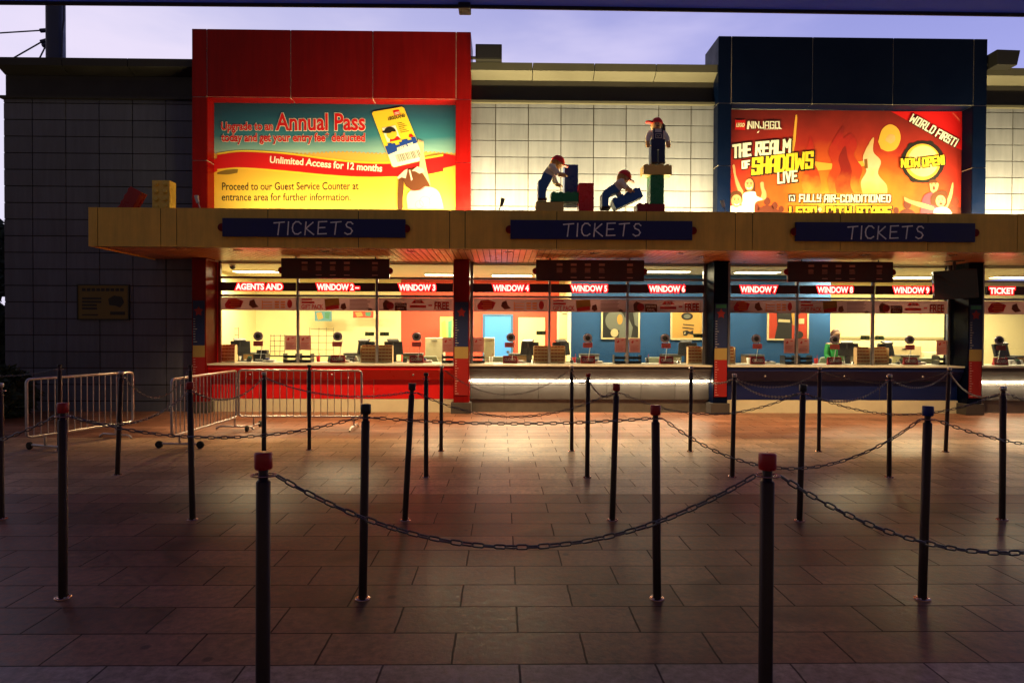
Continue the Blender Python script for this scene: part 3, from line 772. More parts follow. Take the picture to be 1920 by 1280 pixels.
mb.m = 5; cc = card(.34, .37); flat(mb, ell(cc[0], cc[1] + 8, 42, 34, 20, 180, 360), fa, .0195); flat(mb, ell(cc[0] - 22, cc[1] + 10, 34, 10), fa, .0198)
fw = lambda x, y, d=0: fa(x, y, .0185)
mb.m = 1; put_text(mb, 'LEGO', card(.66, .115), card(.81, .113), 16, fw, .03); put_text(mb, 'ANNUAL PASS', card(.33, .735), card(.85, .70), 22, lambda x, y, d=0: fa(x, y, .020), .04)
mb.m = 5; put_text(mb, 'LEGOLAND', card(.41, .195), card(.94, .185), 22, fw, .03)
for k in range(6): flat(mb, cq(.62, .27 + k * .033, .78 + .1 * ((k * 7) % 3) / 2, .277 + k * .033), fa, .016)
xx = .22
rr = random.Random(4)
while xx < .93:
    wv = rr.choice((.008, .014, .022)); flat(mb, cq(xx, .80, xx + wv, .93), fa, .018); xx += wv + rr.choice((.012, .02))
mb.build('pass_print', [M_PYEL, M_WHITE, mat('print_blue', (.01, .05, .35), .5), M_PRED, mat('print_face_yellow', (.85, .55, .04), .5), M_PBLK], AD, fix=False)
# girl holding it up
mb = MB()
mb.m = 0; flat(mb, smooth([(1560, 560), (1566, 430), (1548, 380), (1556, 352), (1566, 372), (1570, 355), (1578, 372), (1586, 362), (1592, 392), (1590, 430), (1612, 560), (1640, 690), (1600, 720)], 4), fa, .022)
mb.m = 2; flat(mb, smooth([(1475, 850), (1470, 760), (1500, 720), (1580, 700), (1650, 695), (1700, 730), (1725, 800), (1735, 850)], 4), fa, .0235)
mb.m = 3; flat(mb, smooth([(1560, 700), (1590, 668), (1602, 690), (1580, 715), (1520, 725), (1490, 720)], 4), fa, .0245)
mb.m = 1; flat(mb, smooth([(1440, 640), (1448, 590), (1480, 566), (1540, 562), (1580, 590), (1625, 660), (1636, 692), (1600, 690), (1560, 715), (1510, 718), (1465, 690)], 4), fa, .026)
flat(mb, smooth([(1410, 640), (1440, 625), (1448, 690), (1440, 780), (1438, 850), (1406, 850), (1404, 740)], 4), fa, .026)
mb.m = 2; flat(mb, [(1400, 622), (1425, 600), (1450, 575), (1476, 562), (1470, 595), (1462, 632), (1430, 624), (1408, 638)], fa, .0275)
flat(mb, [(1505, 578), (1545, 545), (1585, 560), (1598, 585), (1560, 598), (1535, 582)], fa, .0275); flat(mb, [(1484, 572), (1494, 570), (1512, 640), (1502, 650)], fa, .0275)
mb.m = 4
for cx, cy, r in ((1600, 800, 40), (1670, 790, 42), (1560, 820, 30)):
    o = ell(cx, cy, r, r, 24); i_ = ell(cx, cy, r - 3, r - 3, 24)
    for k in range(24): flat(mb, [o[k], o[(k + 1) % 24], i_[(k + 1) % 24], i_[k]], fa, .025)
mb.build('girl_print', [M_SKIN, M_BROWN, mat('print_shirt', (.55, .42, .44), .5), mat('print_pink', (.75, .16, .22), .5), mat('print_mauve', (.34, .20, .26), .5)], AD, fix=False)

# --- show advert in the blue portal (3.84x crop with its corner at 1360,180)
def fb(x, y, d=0.0): return pt(1360 + x / 3.84, 180 + y / 3.84, YA - .004 - d)
SH = thing('advert', 'fiery red and orange show advert with slanted white and yellow lettering in the blue portal', 'advert', pt(1590, 402, YA))
x0, x1 = 28, 1704
mb = MB(); P0 = pt(1360 + x0 / 3.84, 300, YA); P1 = pt(1360 + x1 / 3.84, 300, YA)
mb.box(P0.x, P1.x, YA, YA + .03, 2.9, PZ(205, YA, 1600)); mb.build('backing_board', M_WHITE, SH)
m = bpy.data.materials.new('print_fire'); m.use_nodes = True; t = m.node_tree; p = t.nodes['Principled BSDF']; p.inputs['Roughness'].default_value = .5
tcn = t.nodes.new('ShaderNodeTexCoord'); mpn = t.nodes.new('ShaderNodeMapping'); t.links.new(tcn.outputs['Generated'], mpn.inputs[0])
mpn.inputs['Location'].default_value = (-.50, 0, -.22); mpn.inputs['Scale'].default_value = (1, 0, .92)
ln_ = t.nodes.new('ShaderNodeVectorMath'); ln_.operation = 'LENGTH'; t.links.new(mpn.outputs[0], ln_.inputs[0])
n = t.nodes.new('ShaderNodeTexNoise'); n.inputs['Scale'].default_value = 2.2; n.inputs['Detail'].default_value = 6; t.links.new(tcn.outputs['Object'], n.inputs['Vector'])
ma = t.nodes.new('ShaderNodeMath'); ma.operation = 'MULTIPLY_ADD'; ma.inputs[1].default_value = .22; t.links.new(n.outputs[0], ma.inputs[0]); t.links.new(ln_.outputs['Value'], ma.inputs[2])
r = t.nodes.new('ShaderNodeValToRGB'); t.links.new(ma.outputs[0], r.inputs[0]); e = r.color_ramp.elements
e[0].position = .10; e[0].color = (.86, .58, .12, 1); e[1].position = .85; e[1].color = (.11, .006, .006, 1)
for q, c in ((.26, (.78, .30, .03)), (.42, (.60, .10, .015)), (.6, (.36, .02, .012))): e.new(q).color = (*c, 1)
t.links.new(r.outputs[0], p.inputs['Base Color'])
mb = MB(); flat(mb, [(x0, 100), (x1, 112), (x1, 980), (x0, 980)], fb); mb.build('fire_print', m, SH, fix=False)
mb = MB()
mb.m = 0     # glowing smoke column and a bright blade
flat(mb, smooth([(640, 470), (760, 486), (900, 480), (1050, 460), (1100, 470), (1098, 492), (1000, 505), (850, 520), (700, 535), (600, 535), (640, 500)], 4), fb, .004)
flat(mb, [(452, 420), (488, 300), (505, 140), (516, 134), (518, 160), (505, 330), (486, 425)], fb, .004)
mb.m = 1; flat(mb, [(430, 415), (500, 432), (496, 446), (428, 430)], fb, .005); flat(mb, [(1000, 456), (1022, 452), (1026, 520), (1004, 524)], fb, .005)
mb.build('blade_print', [M_GOLD, mat('print_dark_gold', (.22, .09, .015), .5)], SH, fix=False)
# drifting plumes of red, gold and pale fire in the middle of the sheet
mb = MB(); PL = [(1, [(560, 700), (548, 600), (580, 520), (566, 430), (600, 340), (612, 290), (640, 380), (628, 460), (668, 540), (690, 640), (680, 700)], .0042),
 (1, [(760, 720), (735, 600), (770, 500), (742, 400), (790, 300), (850, 215), (850, 300), (905, 270), (950, 350), (925, 430), (985, 520), (965, 620), (985, 720)], .0044),
 (2, [(800, 700), (790, 610), (830, 540), (815, 450), (862, 360), (880, 440), (910, 540), (900, 640), (925, 700)], .0048),
 (3, [(990, 710), (975, 620), (1015, 540), (990, 450), (1030, 350), (1070, 300), (1065, 400), (1120, 470), (1100, 560), (1160, 640), (1165, 700)], .0044),
 (0, [(1100, 330), (1130, 240), (1190, 205), (1245, 240), (1262, 310), (1230, 380), (1170, 400), (1120, 380)], .0046), (3, [(1150, 320), (1175, 280), (1215, 282), (1222, 320), (1190, 345)], .005)]
for k_, pts_, d_ in PL: mb.m = k_; flat(mb, smooth(pts_, 5), fb, d_)
mb.build('flame_print', [M_GOLD, ramp_mat('print_flame_red', [(0, (.80, .36, .05)), (.3, (.55, .06, .015)), (.75, (.40, .015, .012)), (1, (.20, .01, .01))], noise=.5, nscale=3.0), ramp_mat('print_flame_deep', [(0, (.62, .16, .03)), (.35, (.30, .014, .01)), (.8, (.20, .01, .01)), (1, (.36, .02, .012))], noise=.6, nscale=4.0), ramp_mat('print_flame_pale', [(0, (.82, .52, .14)), (.4, (.74, .60, .40)), (.8, (.62, .40, .16)), (1, (.55, .16, .03))], noise=.5, nscale=4.0)], SH, fix=False)
mb = MB()    # red corner flash
mb.m = 0; flat(mb, [(1192, 112), (x1, 112), (x1, 392), (1660, 372)], fb, .004)
mb.m = 1; flat(mb, [(1640, 118), (1690, 170), (1694, 192), (1632, 124)], fb, .005)
mb.build('corner_print', [M_PRED, mat('print_light_red', (.75, .10, .07), .5)], SH, fix=False)
mb = MB()    # drum ring
o = [];rr = random.Random(3)
for k in range(56):
    a = R(k * 360 / 56); q = 1 + (0.07 if k % 9 in (0, 1) else 0) + rr.uniform(-.015, .015); o.append((1422 + 156 * q * math.cos(a), 475 + 152 * q * math.sin(a)))
mb.m = 0; flat(mb, o, fb, .005)
mb.m = 1; flat(mb, ell(1420, 475, 128, 130, 40), fb, .0065)
mb.m = 2; flat(mb, ell(1424, 470, 110, 112, 40), fb, .0075)
mb.build('drum_print', [M_PBLK, M_GOLD, mat('print_drum_skin', (.84, .62, .28), .5, var=.12, vs=3)], SH, fix=False)
# crowd silhouettes and cheering people
mb = MB(); rr = random.Random(11); mb.m = 0
def head_sil(cx, base, s):
    flat(mb, smooth([(cx - 48 * s, 860), (cx - 46 * s, base + 50 * s), (cx - 18 * s, base + 30 * s), (cx + 18 * s, base + 30 * s), (cx + 46 * s, base + 50 * s), (cx + 48 * s, 860)], 4), fb, .006 + .0004 * rr.random()); flat(mb, ell(cx, base, 24 * s, 30 * s, 16), fb, .0068)
for cx, b, s in ((610, 836, .6), (660, 830, .7), (820, 832, .6), (1000, 832, .6), (1060, 826, .7), (1180, 832, .6), (250, 822, .7), (330, 812, .8), (520, 834, .6), (225, 805, .9), (300, 760, 1.0), (356, 790, .9), (402, 815, .8), (470, 822, .8), (560, 830, .8), (760, 826, .8), (900, 828, .8), (1230, 825, .8), (1310, 780, 1.2), (1655, 760, 1.2)): head_sil(cx, b, s)
mb.build('crowd_print', mat('print_crowd', (.14, .025, .012), .6), SH, fix=False)
mb = MB()
S, Hn, Wt, PKK, MOU = 0, 1, 2, 3, 4
def per(kind, pts, d, n=4): mb.m = kind; flat(mb, smooth(pts, n) if n else pts, fb, d)
# woman with both arms up
per(S, [(50, 500), (62, 492), (72, 515), (78, 570), (110, 650), (130, 690), (110, 720), (80, 650), (60, 560)], .008)
per(S, [(250, 628), (262, 618), (276, 624), (280, 660), (296, 700), (290, 740), (250, 752), (262, 700), (254, 660)], .008)
per(Hn, [(140, 690), (134, 640), (150, 600), (176, 588), (202, 600), (216, 645), (212, 690), (190, 700), (160, 700)], .0088)
per(S, ell(172, 640, 32, 44, 20), .0098, 0); per(Wt, [(150, 655), (172, 664), (194, 652), (186, 668), (160, 670)], .0106, 0)
per(Wt, [(120, 860), (118, 760), (130, 705), (165, 690), (215, 690), (225, 720), (270, 745), (215, 770), (210, 860)], .0094)
# boy
per(Hn, [(36, 760), (34, 715), (55, 688), (85, 682), (112, 694), (124, 726), (118, 770), (60, 775)], .0104)
per(S, ell(80, 756, 38, 46, 20), .0114, 0); per(Wt, [(60, 770), (82, 784), (104, 768), (96, 786), (70, 788)], .0122, 0)
per(Wt, [(x0, 860), (x0, 800), (60, 790), (120, 792), (180, 806), (200, 860)], .0112)
# man and child at the other end
per(PKK, [(1400, 860), (1420, 740), (1460, 700), (1530, 690), (1580, 720), (1590, 860)], .008)
per(Hn, [(1466, 640), (1464, 615), (1490, 602), (1520, 606), (1532, 630), (1530, 650)], .009); per(S, [(1468, 628), (1530, 626), (1532, 660), (1516, 690), (1498, 698), (1478, 684)], .0096)
per(MOU, ell(1502, 664, 9, 14, 12), .0104, 0)
per(S, [(1285, 735), (1292, 728), (1340, 750), (1420, 770), (1500, 800), (1490, 820), (1400, 800), (1320, 770), (1292, 755)], .0104)
per(S, [(1632, 630), (1640, 622), (1642, 660), (1630, 730), (1600, 800), (1570, 830), (1578, 790), (1600, 740), (1616, 690)], .0104)
per(Hn, [(1480, 780), (1478, 730), (1510, 690), (1560, 680), (1596, 690), (1600, 740), (1590, 790), (1530, 800)], .0112)
per(S, ell(1550, 756, 36, 42, 20), .012, 0); per(MOU, ell(1552, 776, 12, 9, 12), .0128, 0); per(Wt, [(1500, 860), (1505, 815), (1560, 800), (1610, 815), (1640, 860)], .0116)
for cx, cy in ((172, 640), (80, 752), (1500, 640), (1550, 752)):
    mb.m = Hn
    for s in (-1, 1): flat(mb, ell(cx + s * 13, cy - 6, 5, 4, 8), fb, .0132); flat(mb, [(cx + s * 13 - 8, cy - 17), (cx + s * 13 + 8, cy - 17), (cx + s * 13 + 7, cy - 13), (cx + s * 13 - 7, cy - 13)], fb, .0132)
    flat(mb, [(cx - 3, cy + 8), (cx + 4, cy + 8), (cx + 3, cy + 11), (cx - 3, cy + 11)], fb, .0132)
mb.build('people_print', [mat('print_tan_skin', (.58, .30, .15), .6), M_BROWN, M_WHITE, mat('print_magenta', (.35, .05, .10), .5), mat('print_mouth', (.25, .02, .02), .5)], SH, fix=False)
# lettering
mb = MB()
def btxt(s, p0, p1, h, wd, sh_, body, d=.014, gap=.34, edge=1.75, jit=0.0):
    mb.m = 2; block_text(mb, s, p0, p1, h, lambda x, y, k=0: fb(x + 2, y + 3, d + k), wd * edge, sh_, gap, jit=jit)
    mb.m = body; block_text(mb, s, p0, p1, h, lambda x, y, k=0: fb(x, y, d + .005 + k), wd, sh_, gap, jit=jit)
btxt('THE', (58, 442), (178, 426), 82, .22, .14, 0); btxt('REALM', (222, 424), (462, 402), 84, .21, .14, 0)
btxt('OF', (124, 520), (172, 514), 46, .27, .1, 0); btxt('SHADOWS', (198, 560), (622, 512), 104, .20, .16, 1)
btxt('LIVE', (382, 626), (514, 610), 70, .21, .1, 0)
btxt('WORLD', (1326, 180), (1490, 272), 54, .19, .05, 0, gap=.36); btxt('FIRST!', (1514, 288), (1650, 362), 54, .19, .05, 0, gap=.36)
btxt('NOW', (1270, 512), (1396, 508), 56, .23, .05, 1, .016); btxt('OPEN!', (1426, 506), (1574, 488), 56, .23, .05, 1, .016)
btxt('FULLY', (534, 760), (684, 760), 48, .22, .05, 0); btxt('AIR-CONDITIONED', (714, 762), (1186, 762), 48, .22, .03, 0)
btxt('LEGO', (466, 868), (650, 868), 66, .25, .03, 1); btxt('CITY', (732, 868), (900, 868), 66, .25, .03, 1); btxt('STAGE', (950, 868), (1188, 868), 66, .25, .03, 1)
mb.m = 0; put_text(mb, '®', (668, 832), (692, 832), 26, lambda x, y, d=0: fb(x, y, .019), .01)
# small round badge before FULLY
mb.m = 2; flat(mb, [(452, 706), (508, 706), (508, 764), (452, 764)], fb, .014)
mb.m = 0
for q in ([(458, 714), (478, 714), (478, 722), (466, 722), (466, 758), (458, 758)], [(484, 714), (502, 714), (502, 758), (476, 758), (476, 734), (484, 734), (484, 750), (494, 750), (494, 722), (484, 722)]): flat(mb, q, fb, .0155)
btxt('NINJAGO', (166, 232), (388, 232), 46, .15, .0, 0, gap=.26, edge=1.6)
flat(mb, [(160, 186), (172, 178), (178, 190), (168, 240), (154, 240)], fb, .0185); flat(mb, [(380, 186), (392, 182), (392, 224), (410, 240), (384, 238)], fb, .0185); flat(mb, [(232, 258), (246, 250), (240, 264), (228, 268)], fb, .0185)
for k in range(9): flat(mb, [(276 + k * 12, 237), (284 + k * 12, 237), (284 + k * 12, 241), (276 + k * 12, 241)], fb, .0185)
mb.m = 3; flat(mb, [(70, 172), (144, 174), (144, 246), (70, 244)], fb, .014)
mb.m = 1; put_text(mb, 'LEGO', (78, 222), (136, 222), 26, lambda x, y, d=0: fb(x, y, .0155), .07, .15)
mb.m = 0; put_text(mb, 'LEGO', (78, 222), (136, 222), 26, lambda x, y, d=0: fb(x, y, .018), .02, .15)
mb.build('lettering', [M_WHITE, M_PYEL, M_PBLK, M_PRED], SH, fix=False)

# --- TICKETS boards on the fascia
for k, (a, b, t0, t1, yy, t_a, t_b, lb) in enumerate((
        (417, 760, 410, 444.5, 440, 513, 660, 'navy tickets board on the awning below the wide red and yellow advert'),
        (957, 1298, 413.5, 449, 443, 1056, 1200, 'navy tickets board on the awning below the toy builders'),
        (1492, 1828, 417.5, 453, 448, 1589, 1730, 'navy tickets board on the awning below the fiery show advert'))):
    x0, x1 = PX(a, YC - .05, 430), PX(b, YC - .05, 430); px = (a + b) / 2
    z1, z0 = PZ(t0, YC - .05, px), PZ(t1, YC - .05, px)
    tr = thing('ticket_sign', lb, 'sign', ((x0 + x1) / 2, YC, z0), 'tickets boards along the awning')
    mb = MB(); mb.box(x0, x1, YC - .06, YC - .014, z0, z1); mb.build('board', M_NAVY, tr, bevel=.006)
    for x, nm in ((x0 - .012, 0), (x1 + .012, 1)):
        mb = MB(); mb.lathe([(.058, 0), (.062, .01), (.062, .035), (.05, .042), (.001, .042)], (0, 0, 0), 20, Matrix.Translation((x, YC - .016, (z0 + z1) / 2)) @ Matrix.Rotation(R(90), 4, 'X'))
        mb.build('stud', M_RED, tr)
    mb = MB(); fn = lambda x, y, d=0: pt(x, y, YC - .064 - d)
    block_text(mb, 'TICKETS', (t_a, yy - 1), (t_b, yy), 23.5, fn, .10, .06, .30, jit=.04, alt=HF)
    mb.build('lettering', M_CHALK, tr, fix=False)

# --- dark price boards hanging under the awning
M_PBD = mat('price_board_maroon', (.045, .008, .008), .35, var=.2, vs=5)
M_PTX = mat('price_print', (.42, .20, .17), .6)
for a, b, c, d, lb in ((527, 730, 484, 522, 'dark price board hanging in front of the signs WINDOW 2 and WINDOW 3'), (1005, 1208, 487, 527, 'dark price board hanging above the sign WINDOW 5'), (1478, 1675, 489, 529, 'dark price board hanging above the sign WINDOW 8')):
    Y = 11.35; px = (a + b) / 2; x0, x1 = PX(a, Y), PX(b, Y); z0 = PZ(d, Y, px); z1 = ZS - .03
    tr = thing('price_board', lb, 'price board', ((x0 + x1) / 2, Y, z0), 'price boards under the awning')
    mb = MB(); mb.box(x0, x1, Y, Y + .06, z0, z1); mb.build('board', M_PBD, tr, bevel=.008)
    for x in (x0, x1):
        mb = MB(); mb.lathe([(.055, 0), (.06, .01), (.06, .04), (.05, .05), (.001, .05)], (0, 0, 0), 18, Matrix.Translation((x, Y + .055, PZ(507 + (px - 630) * .003, Y, px))) @ Matrix.Rotation(R(90), 4, 'X')); mb.build('stud', M_RED, tr)
        s = 1 if x == x0 else -1
        mb = MB(); mb.cyl((x + s * .25, Y + .03, z1), (x + s * .25, Y + .03, ZS), .012, 8); mb.build('hanger', M_DARK, tr)
    mb = MB(); f_ = lambda u, v, dd=0: Vector((x0 + (x1 - x0) * u, Y - .003, z0 + (z1 - z0) * v))
    rr = random.Random(int(a))
    for j in range(7):
        u = .06 + j * .13
        if j in (0, 5): continue
        mb.add([f_(u, .72), f_(u + .055, .72), f_(u + .055, .83), f_(u, .83)], [(0, 1, 2, 3)])
        for q in range(4): mb.add([f_(u, .40 + q * .06), f_(u + .045 + rr.random() * .015, .40 + q * .06), f_(u + .05, .43 + q * .06), f_(u, .43 + q * .06)], [(0, 1, 2, 3)])
        if j > 1: mb.add([f_(u, .14), f_(u + .055, .14), f_(u + .055, .19), f_(u, .19)], [(0, 1, 2, 3)])
    mb.build('price_print', M_PTX, tr, fix=False)

# --- LED signs over every window
E_LT = emat('led_letter_glow', (1.0, .085, .07), 13.0)
E_LH = emat('led_halo_glow', (1.0, .006, .010), 1.5)  # bloom around the letters, put in as a wider glowing outline
M_LB = mat('led_board', (.05, .008, .010), .35)
LED = ['AGENTS AND', 'WINDOW 2 –', 'WINDOW 3', 'WINDOW 4', 'WINDOW 5', 'WINDOW 6', 'WINDOW 7', 'WINDOW 8', 'WINDOW 9', 'TICKET']
LPX = [(442.5, 529), (594.5, 673), (748.5, 816), (925, 991), (1071.5, 1138), (1217.5, 1284), (1389, 1456), (1533, 1599), (1676, 1742), (1856, 1902)]
for i, (s, (a, b)) in enumerate(zip(LED, LPX)):
    Y = YG - .05; px = (BAYS[i][0] + BAYS[i][1]) / 2
    dy = (px - 485) * .0055
    A, B = BX[i][0] + .024, BX[i][1] - .024
    z1, z0 = PZ(529.5 + dy, Y, px), PZ(545.5 + dy, Y, px)
    tr = thing('led_sign', f'glowing red electronic sign reading {s.replace(" –", "")} over its ticket window', 'electronic sign', ((A + B) / 2, Y, z0), 'red electronic signs over the windows')
    mb = MB(); mb.box(A, B, Y - .03, Y + .018, z0, z1); mb.build('housing', M_LB, tr, bevel=.004)
    fn = lambda k: (lambda x, y, d=0: pt(x, y, Y - .032 - k))
    ty = 542.5 + dy
    mb = MB(); put_text(mb, s, (a, ty), (b, ty + (b - a) * .005), 10.6, fn(.002), .20); mb.build('letter_halo', E_LH, tr, fix=False)
    mb = MB(); put_text(mb, s, (a, ty), (b, ty + (b - a) * .005), 10.6, fn(.005), .045); mb.build('lettering', E_LT, tr, fix=False)

# --- promotion strips across the windows
M_STRIP = tmat('promo_strip_mauve', (.52, .36, .36))
M_SRED = tmat('promo_red', (.55, .04, .04)); M_SOR = tmat('promo_orange', (.75, .25, .06)); M_STXT = tmat('promo_text', (.22, .12, .13)); M_SBR = tmat('promo_brown', (.16, .04, .02)); M_SOL = tmat('promo_olive', (.34, .19, .04))
for i in range(10):
    Y = YG - .012; A, B = BX[i][0] + .026, BX[i][1] - .026; px = (BAYS[i][0] + BAYS[i][1]) / 2; dy = (px - 485) * .0055
    z1, z0 = PZ(557 + dy, Y, px), PZ(581.5 + dy, Y, px)
    kind = i % 3
    what = ('orange price table strip', 'gift pack strip with a red parcel', 'strip ending in a large FREE')[kind]
    nm = LED[i].replace(' –', '')
    tr = thing('promo_banner', f'mauve {what} stuck across the glass under {nm}', 'banner', ((A + B) / 2, Y, z0), 'promotion strips across the windows')
    mb = MB(); mb.box(A, B, Y - .004, Y, z0, z1); mb.build('strip', M_STRIP, tr, fix=False)
    f_ = lambda u, v, k=0: Vector((A + (B - A) * u, Y - .006 - k, z1 + (z0 - z1) * v))
    mb = MB(); rc = lambda u0, v0, u1, v1, k=0: mb.add([f_(u0, v0, k), f_(u1, v0, k), f_(u1, v1, k), f_(u0, v1, k)], [(0, 1, 2, 3)])
    tx = lambda s, p0, p1, h, of=.03: put_text(mb, s, p0, p1, h, lambda x, y, d=0: f_(x, y / 5.8, .0015), of)
    rr = random.Random(i)
    if kind == 0:
        mb.m = 0; flat(mb, [(.05, .55), (.1, .15), (.2, .1), (.3, .3), (.26, .8), (.16, .9), (.06, .85)], lambda x, y, d=0: f_(x, y))
        mb.m = 1
        for q in range(4): rc(.11 + .02 * (q % 2), .22 + q * .16, .25, .30 + q * .16, .001)
        mb.m = 3; flat(mb, [(.38, .3), (.44, .15), (.46, .5), (.5, .75), (.42, .85), (.37, .6)], lambda x, y, d=0: f_(x, y))
        mb.m = 1
        for q in range(3):
            rc(.55, .35 + .2 * q, .68, .42 + .2 * q)
            for w_ in range(2): rc(.71 + .08 * w_, .30 + .2 * q, .77 + .08 * w_, .43 + .2 * q)
        rc(.54, .25, .552, .92); mb.m = 0; flat(mb, ell(.91, .5, .035, .34, 10), lambda x, y, d=0: f_(x, y))
    elif kind == 1:
        mb.m = 0; rc(.03, .1, .17, .22); rc(.03, .3, .2, .46)
        tx('GIFT PACK', (.03, .88 * 5.8), (.31, .88 * 5.8), 1.9, .03)
        mb.m = 4; flat(mb, [(.33, .12), (.52, .05), (.53, .6), (.34, .75)], lambda x, y, d=0: f_(x, y))
        mb.m = 0; flat(mb, [(.34, .72), (.42, .6), (.52, .55), (.52, .85), (.35, .96)], lambda x, y, d=0: f_(x, y, .001))
        mb.m = 3; flat(mb, [(.55, .5), (.6, .4), (.62, .8), (.58, .95), (.54, .8)], lambda x, y, d=0: f_(x, y))
        mb.m = 2
        for q in range(8): rc(.66, .14 + q * .10, .92 + rr.uniform(-.04, .02), .185 + q * .10)
        flat(mb, ell(.93, .92, .03, .14, 8), lambda x, y, d=0: f_(x, min(y, .98)))
    else:
        mb.m = 3; flat(mb, [(.06, .4), (.1, .15), (.16, .3), (.2, .5), (.14, .95), (.07, .9)], lambda x, y, d=0: f_(x, y)); rc(.22, .38, .38, .97)
        mb.m = 0; flat(mb, ell(.16, .6, .05, .3, 10), lambda x, y, d=0: f_(x, y, .0012)); flat(mb, [(.44, .4), (.48, .15), (.58, .15), (.62, .4)], lambda x, y, d=0: f_(x, y)); rc(.42, .55, .64, .75)
        rc(.67, .5, .72, .62)
        mb.m = 5; tx('FESTIVE', (.235, .62 * 5.8), (.365, .62 * 5.8), .9); tx('DEAL', (.25, .88 * 5.8), (.35, .88 * 5.8), .9); tx('BUY', (.50, .36 * 5.8), (.57, .36 * 5.8), .85); 
        tx('FREE', (.755, .86 * 5.8), (.945, .86 * 5.8), 3.2, .10)
        mb.m = 0; put_text(mb, 'FREE', (.755, .86 * 5.8), (.945, .86 * 5.8), 3.2, lambda x, y, d=0: f_(x, y / 5.8, .003), .03)
    mb.build('print', [M_SRED, M_SOR, M_STXT, M_SBR, M_SOL, tmat('promo_white', (.85, .75, .72))], tr, fix=False)
# ------------------------------------------------------------------ queue posts and chains
def post_proto(capmat, style):
    """style: 'big' cap over a neck and ring, 'slim' small steel cap"""
    t = thing('queue_post', 'x', 'queue post', (0, 0, 0))
    mb = MB(); mb.lathe([(.0228, .008), (.0228, .972), (.020, .976), (.0155, .978), (.0155, 1.02)], n=20); mb.build('pole', M_POST, t)
    mb = MB(); mb.lathe([(.042, 0), (.042, .005), (.038, .008), (.0245, .009)], n=24); mb.build('base_plate', mat('orange_lit_chrome', (.55, .30, .22), .25, 1.0), t)  # orange light on the metal is put into this colour, chain ring too
    mb = MB(); [mb.lathe([(.0045, .006), (.0045, .0115), (.001, .0125)], (.0335 * math.cos(a), .0335 * math.sin(a), 0), 6) for a in (.8, 2.37, 3.94, 5.5)]; mb.build('bolts', M_STEEL, t)
    if style == 'big':
        mb = MB(); mb.lathe([(.001, 1.014), (.026, 1.014), (.0285, 1.018), (.0285, 1.064), (.026, 1.068), (.001, 1.068)], n=24); mb.build('cap', capmat, t)
    else:
        mb = MB(); mb.lathe([(.001, 1.022), (.022, 1.022), (.0245, 1.025), (.0245, 1.05), (.022, 1.054), (.001, 1.054)], n=20); mb.build('cap', capmat, t)
    mb = MB(); pts = [(.040 * math.cos(2 * math.pi * k / 24), .032 * math.sin(2 * math.pi * k / 24), .994) for k in range(24)]
    mb.tube(pts, .0028, 6, closed=True)
    mb.cyl((-.040, 0, .994), (-.0155, 0, .994), .0025, 6); mb.cyl((.0155, 0, .994), (.040, 0, .994), .0025, 6); mb.build('chain_ring', mat('orange_lit_chrome', (.55, .30, .22), .25, 1.0), t)
    return t
PROT = {}
used = set()
RING = {}
def post(key, base, top, cap, style, label):
    k = (cap, style)
    if k not in PROT: PROT[k] = post_proto({'red': M_CAPR, 'blue': M_CAPB, 'black': M_CAPK, 'steel': M_STEEL}[cap], style)
    g = base if isinstance(base, Vector) else gp(*base)
    if k in used: o = copy_tree(PROT[k])
    else: o = PROT[k]; used.add(k)
    o.location = g; WORG[o.name] = g
    lx = 0.0
    if top is not None:                # slight lean measured from the base to the cap
        tp = pt(top[0], top[1], g.y); lx = math.atan2(tp.x - g.x, 1.06)
    o.rotation_euler = (0, lx, random.uniform(-.3, .3) if style == 'slim' else 0)
    tag(o, label, 'queue post', 'queue posts')
    RING[key] = g + Vector((math.sin(lx) * .994, 0, .994 * math.cos(lx)))
    return o
# front row (bases below the frame)
zfr = 2.11
def fpost(px, py=880): v = pt(px, py, zfr); return Vector((v.x, zfr, 0))
post('F1', fpost(492), (494, 852), 'red', 'big', 'nearest red-capped post, rising through the dark paving before the red portal')
post('F2', fpost(1439), (1439, 852), 'red', 'big', 'nearest red-capped post, rising between the two adverts')
RING['F3'] = Vector((fpost(1439).x + (fpost(1439).x - fpost(492).x) * .98, zfr, .994))
post('A1', (118, 1120), (118, 757), 'red', 'big', 'dull red-capped post on dark paving nearest the barrier by the unlit wall')
post('A2', (680, 1122), (686, 757), 'black', 'big', 'backlit dark-capped leaning post before the red counter')  # backlit cap, its shade put in as black colour
post('A3', (1232, 1122), (1229, 760), 'red', 'big', 'red-capped post in front of WINDOW 6')
post('A4', (1729, 1122), (1740, 763), 'blue', 'big', 'leaning post with the only blue cap')
a_off = gp(-430, 1120); RING['A0'] = Vector((a_off.x, a_off.y, .994)); a5 = gp(2300, 1122); RING['A5'] = Vector((a5.x, a5.y, .994))
post('B0', (2, 972), (0, 716), 'steel', 'slim', 'post cut by the picture edge before the unlit wall')
post('B1', (361, 974), (356, 716), 'red', 'big', 'dark post with a dull red cap crossing the angled barrier end')
post('B2', (759, 975), (773, 717), 'black', 'big', 'black-capped post leaning away from the red pillar under WINDOW 3')
post('B3', (1148, 975), (1156, 720), 'red', 'big', 'red-capped post in front of the gap between WINDOW 5 and the light strip')
post('B4', (1499, 976), (1506, 721), 'black', 'big', 'black-capped post in front of the mullion between WINDOW 7 and WINDOW 8')
post('B5', (1879, 974), (1881, 722), 'steel', 'slim', 'steel-capped post before the light strip under TICKET')
b6 = gp(2260, 974); RING['B6'] = Vector((b6.x, b6.y, .994))
post('C1', (220, 890), (228, 692), 'steel', 'slim', 'steel post at the far end of the barrier by the unlit wall')
post('C2', (495, 892), (495, 693), 'steel', 'slim', 'steel post before the barrier under AGENTS AND')
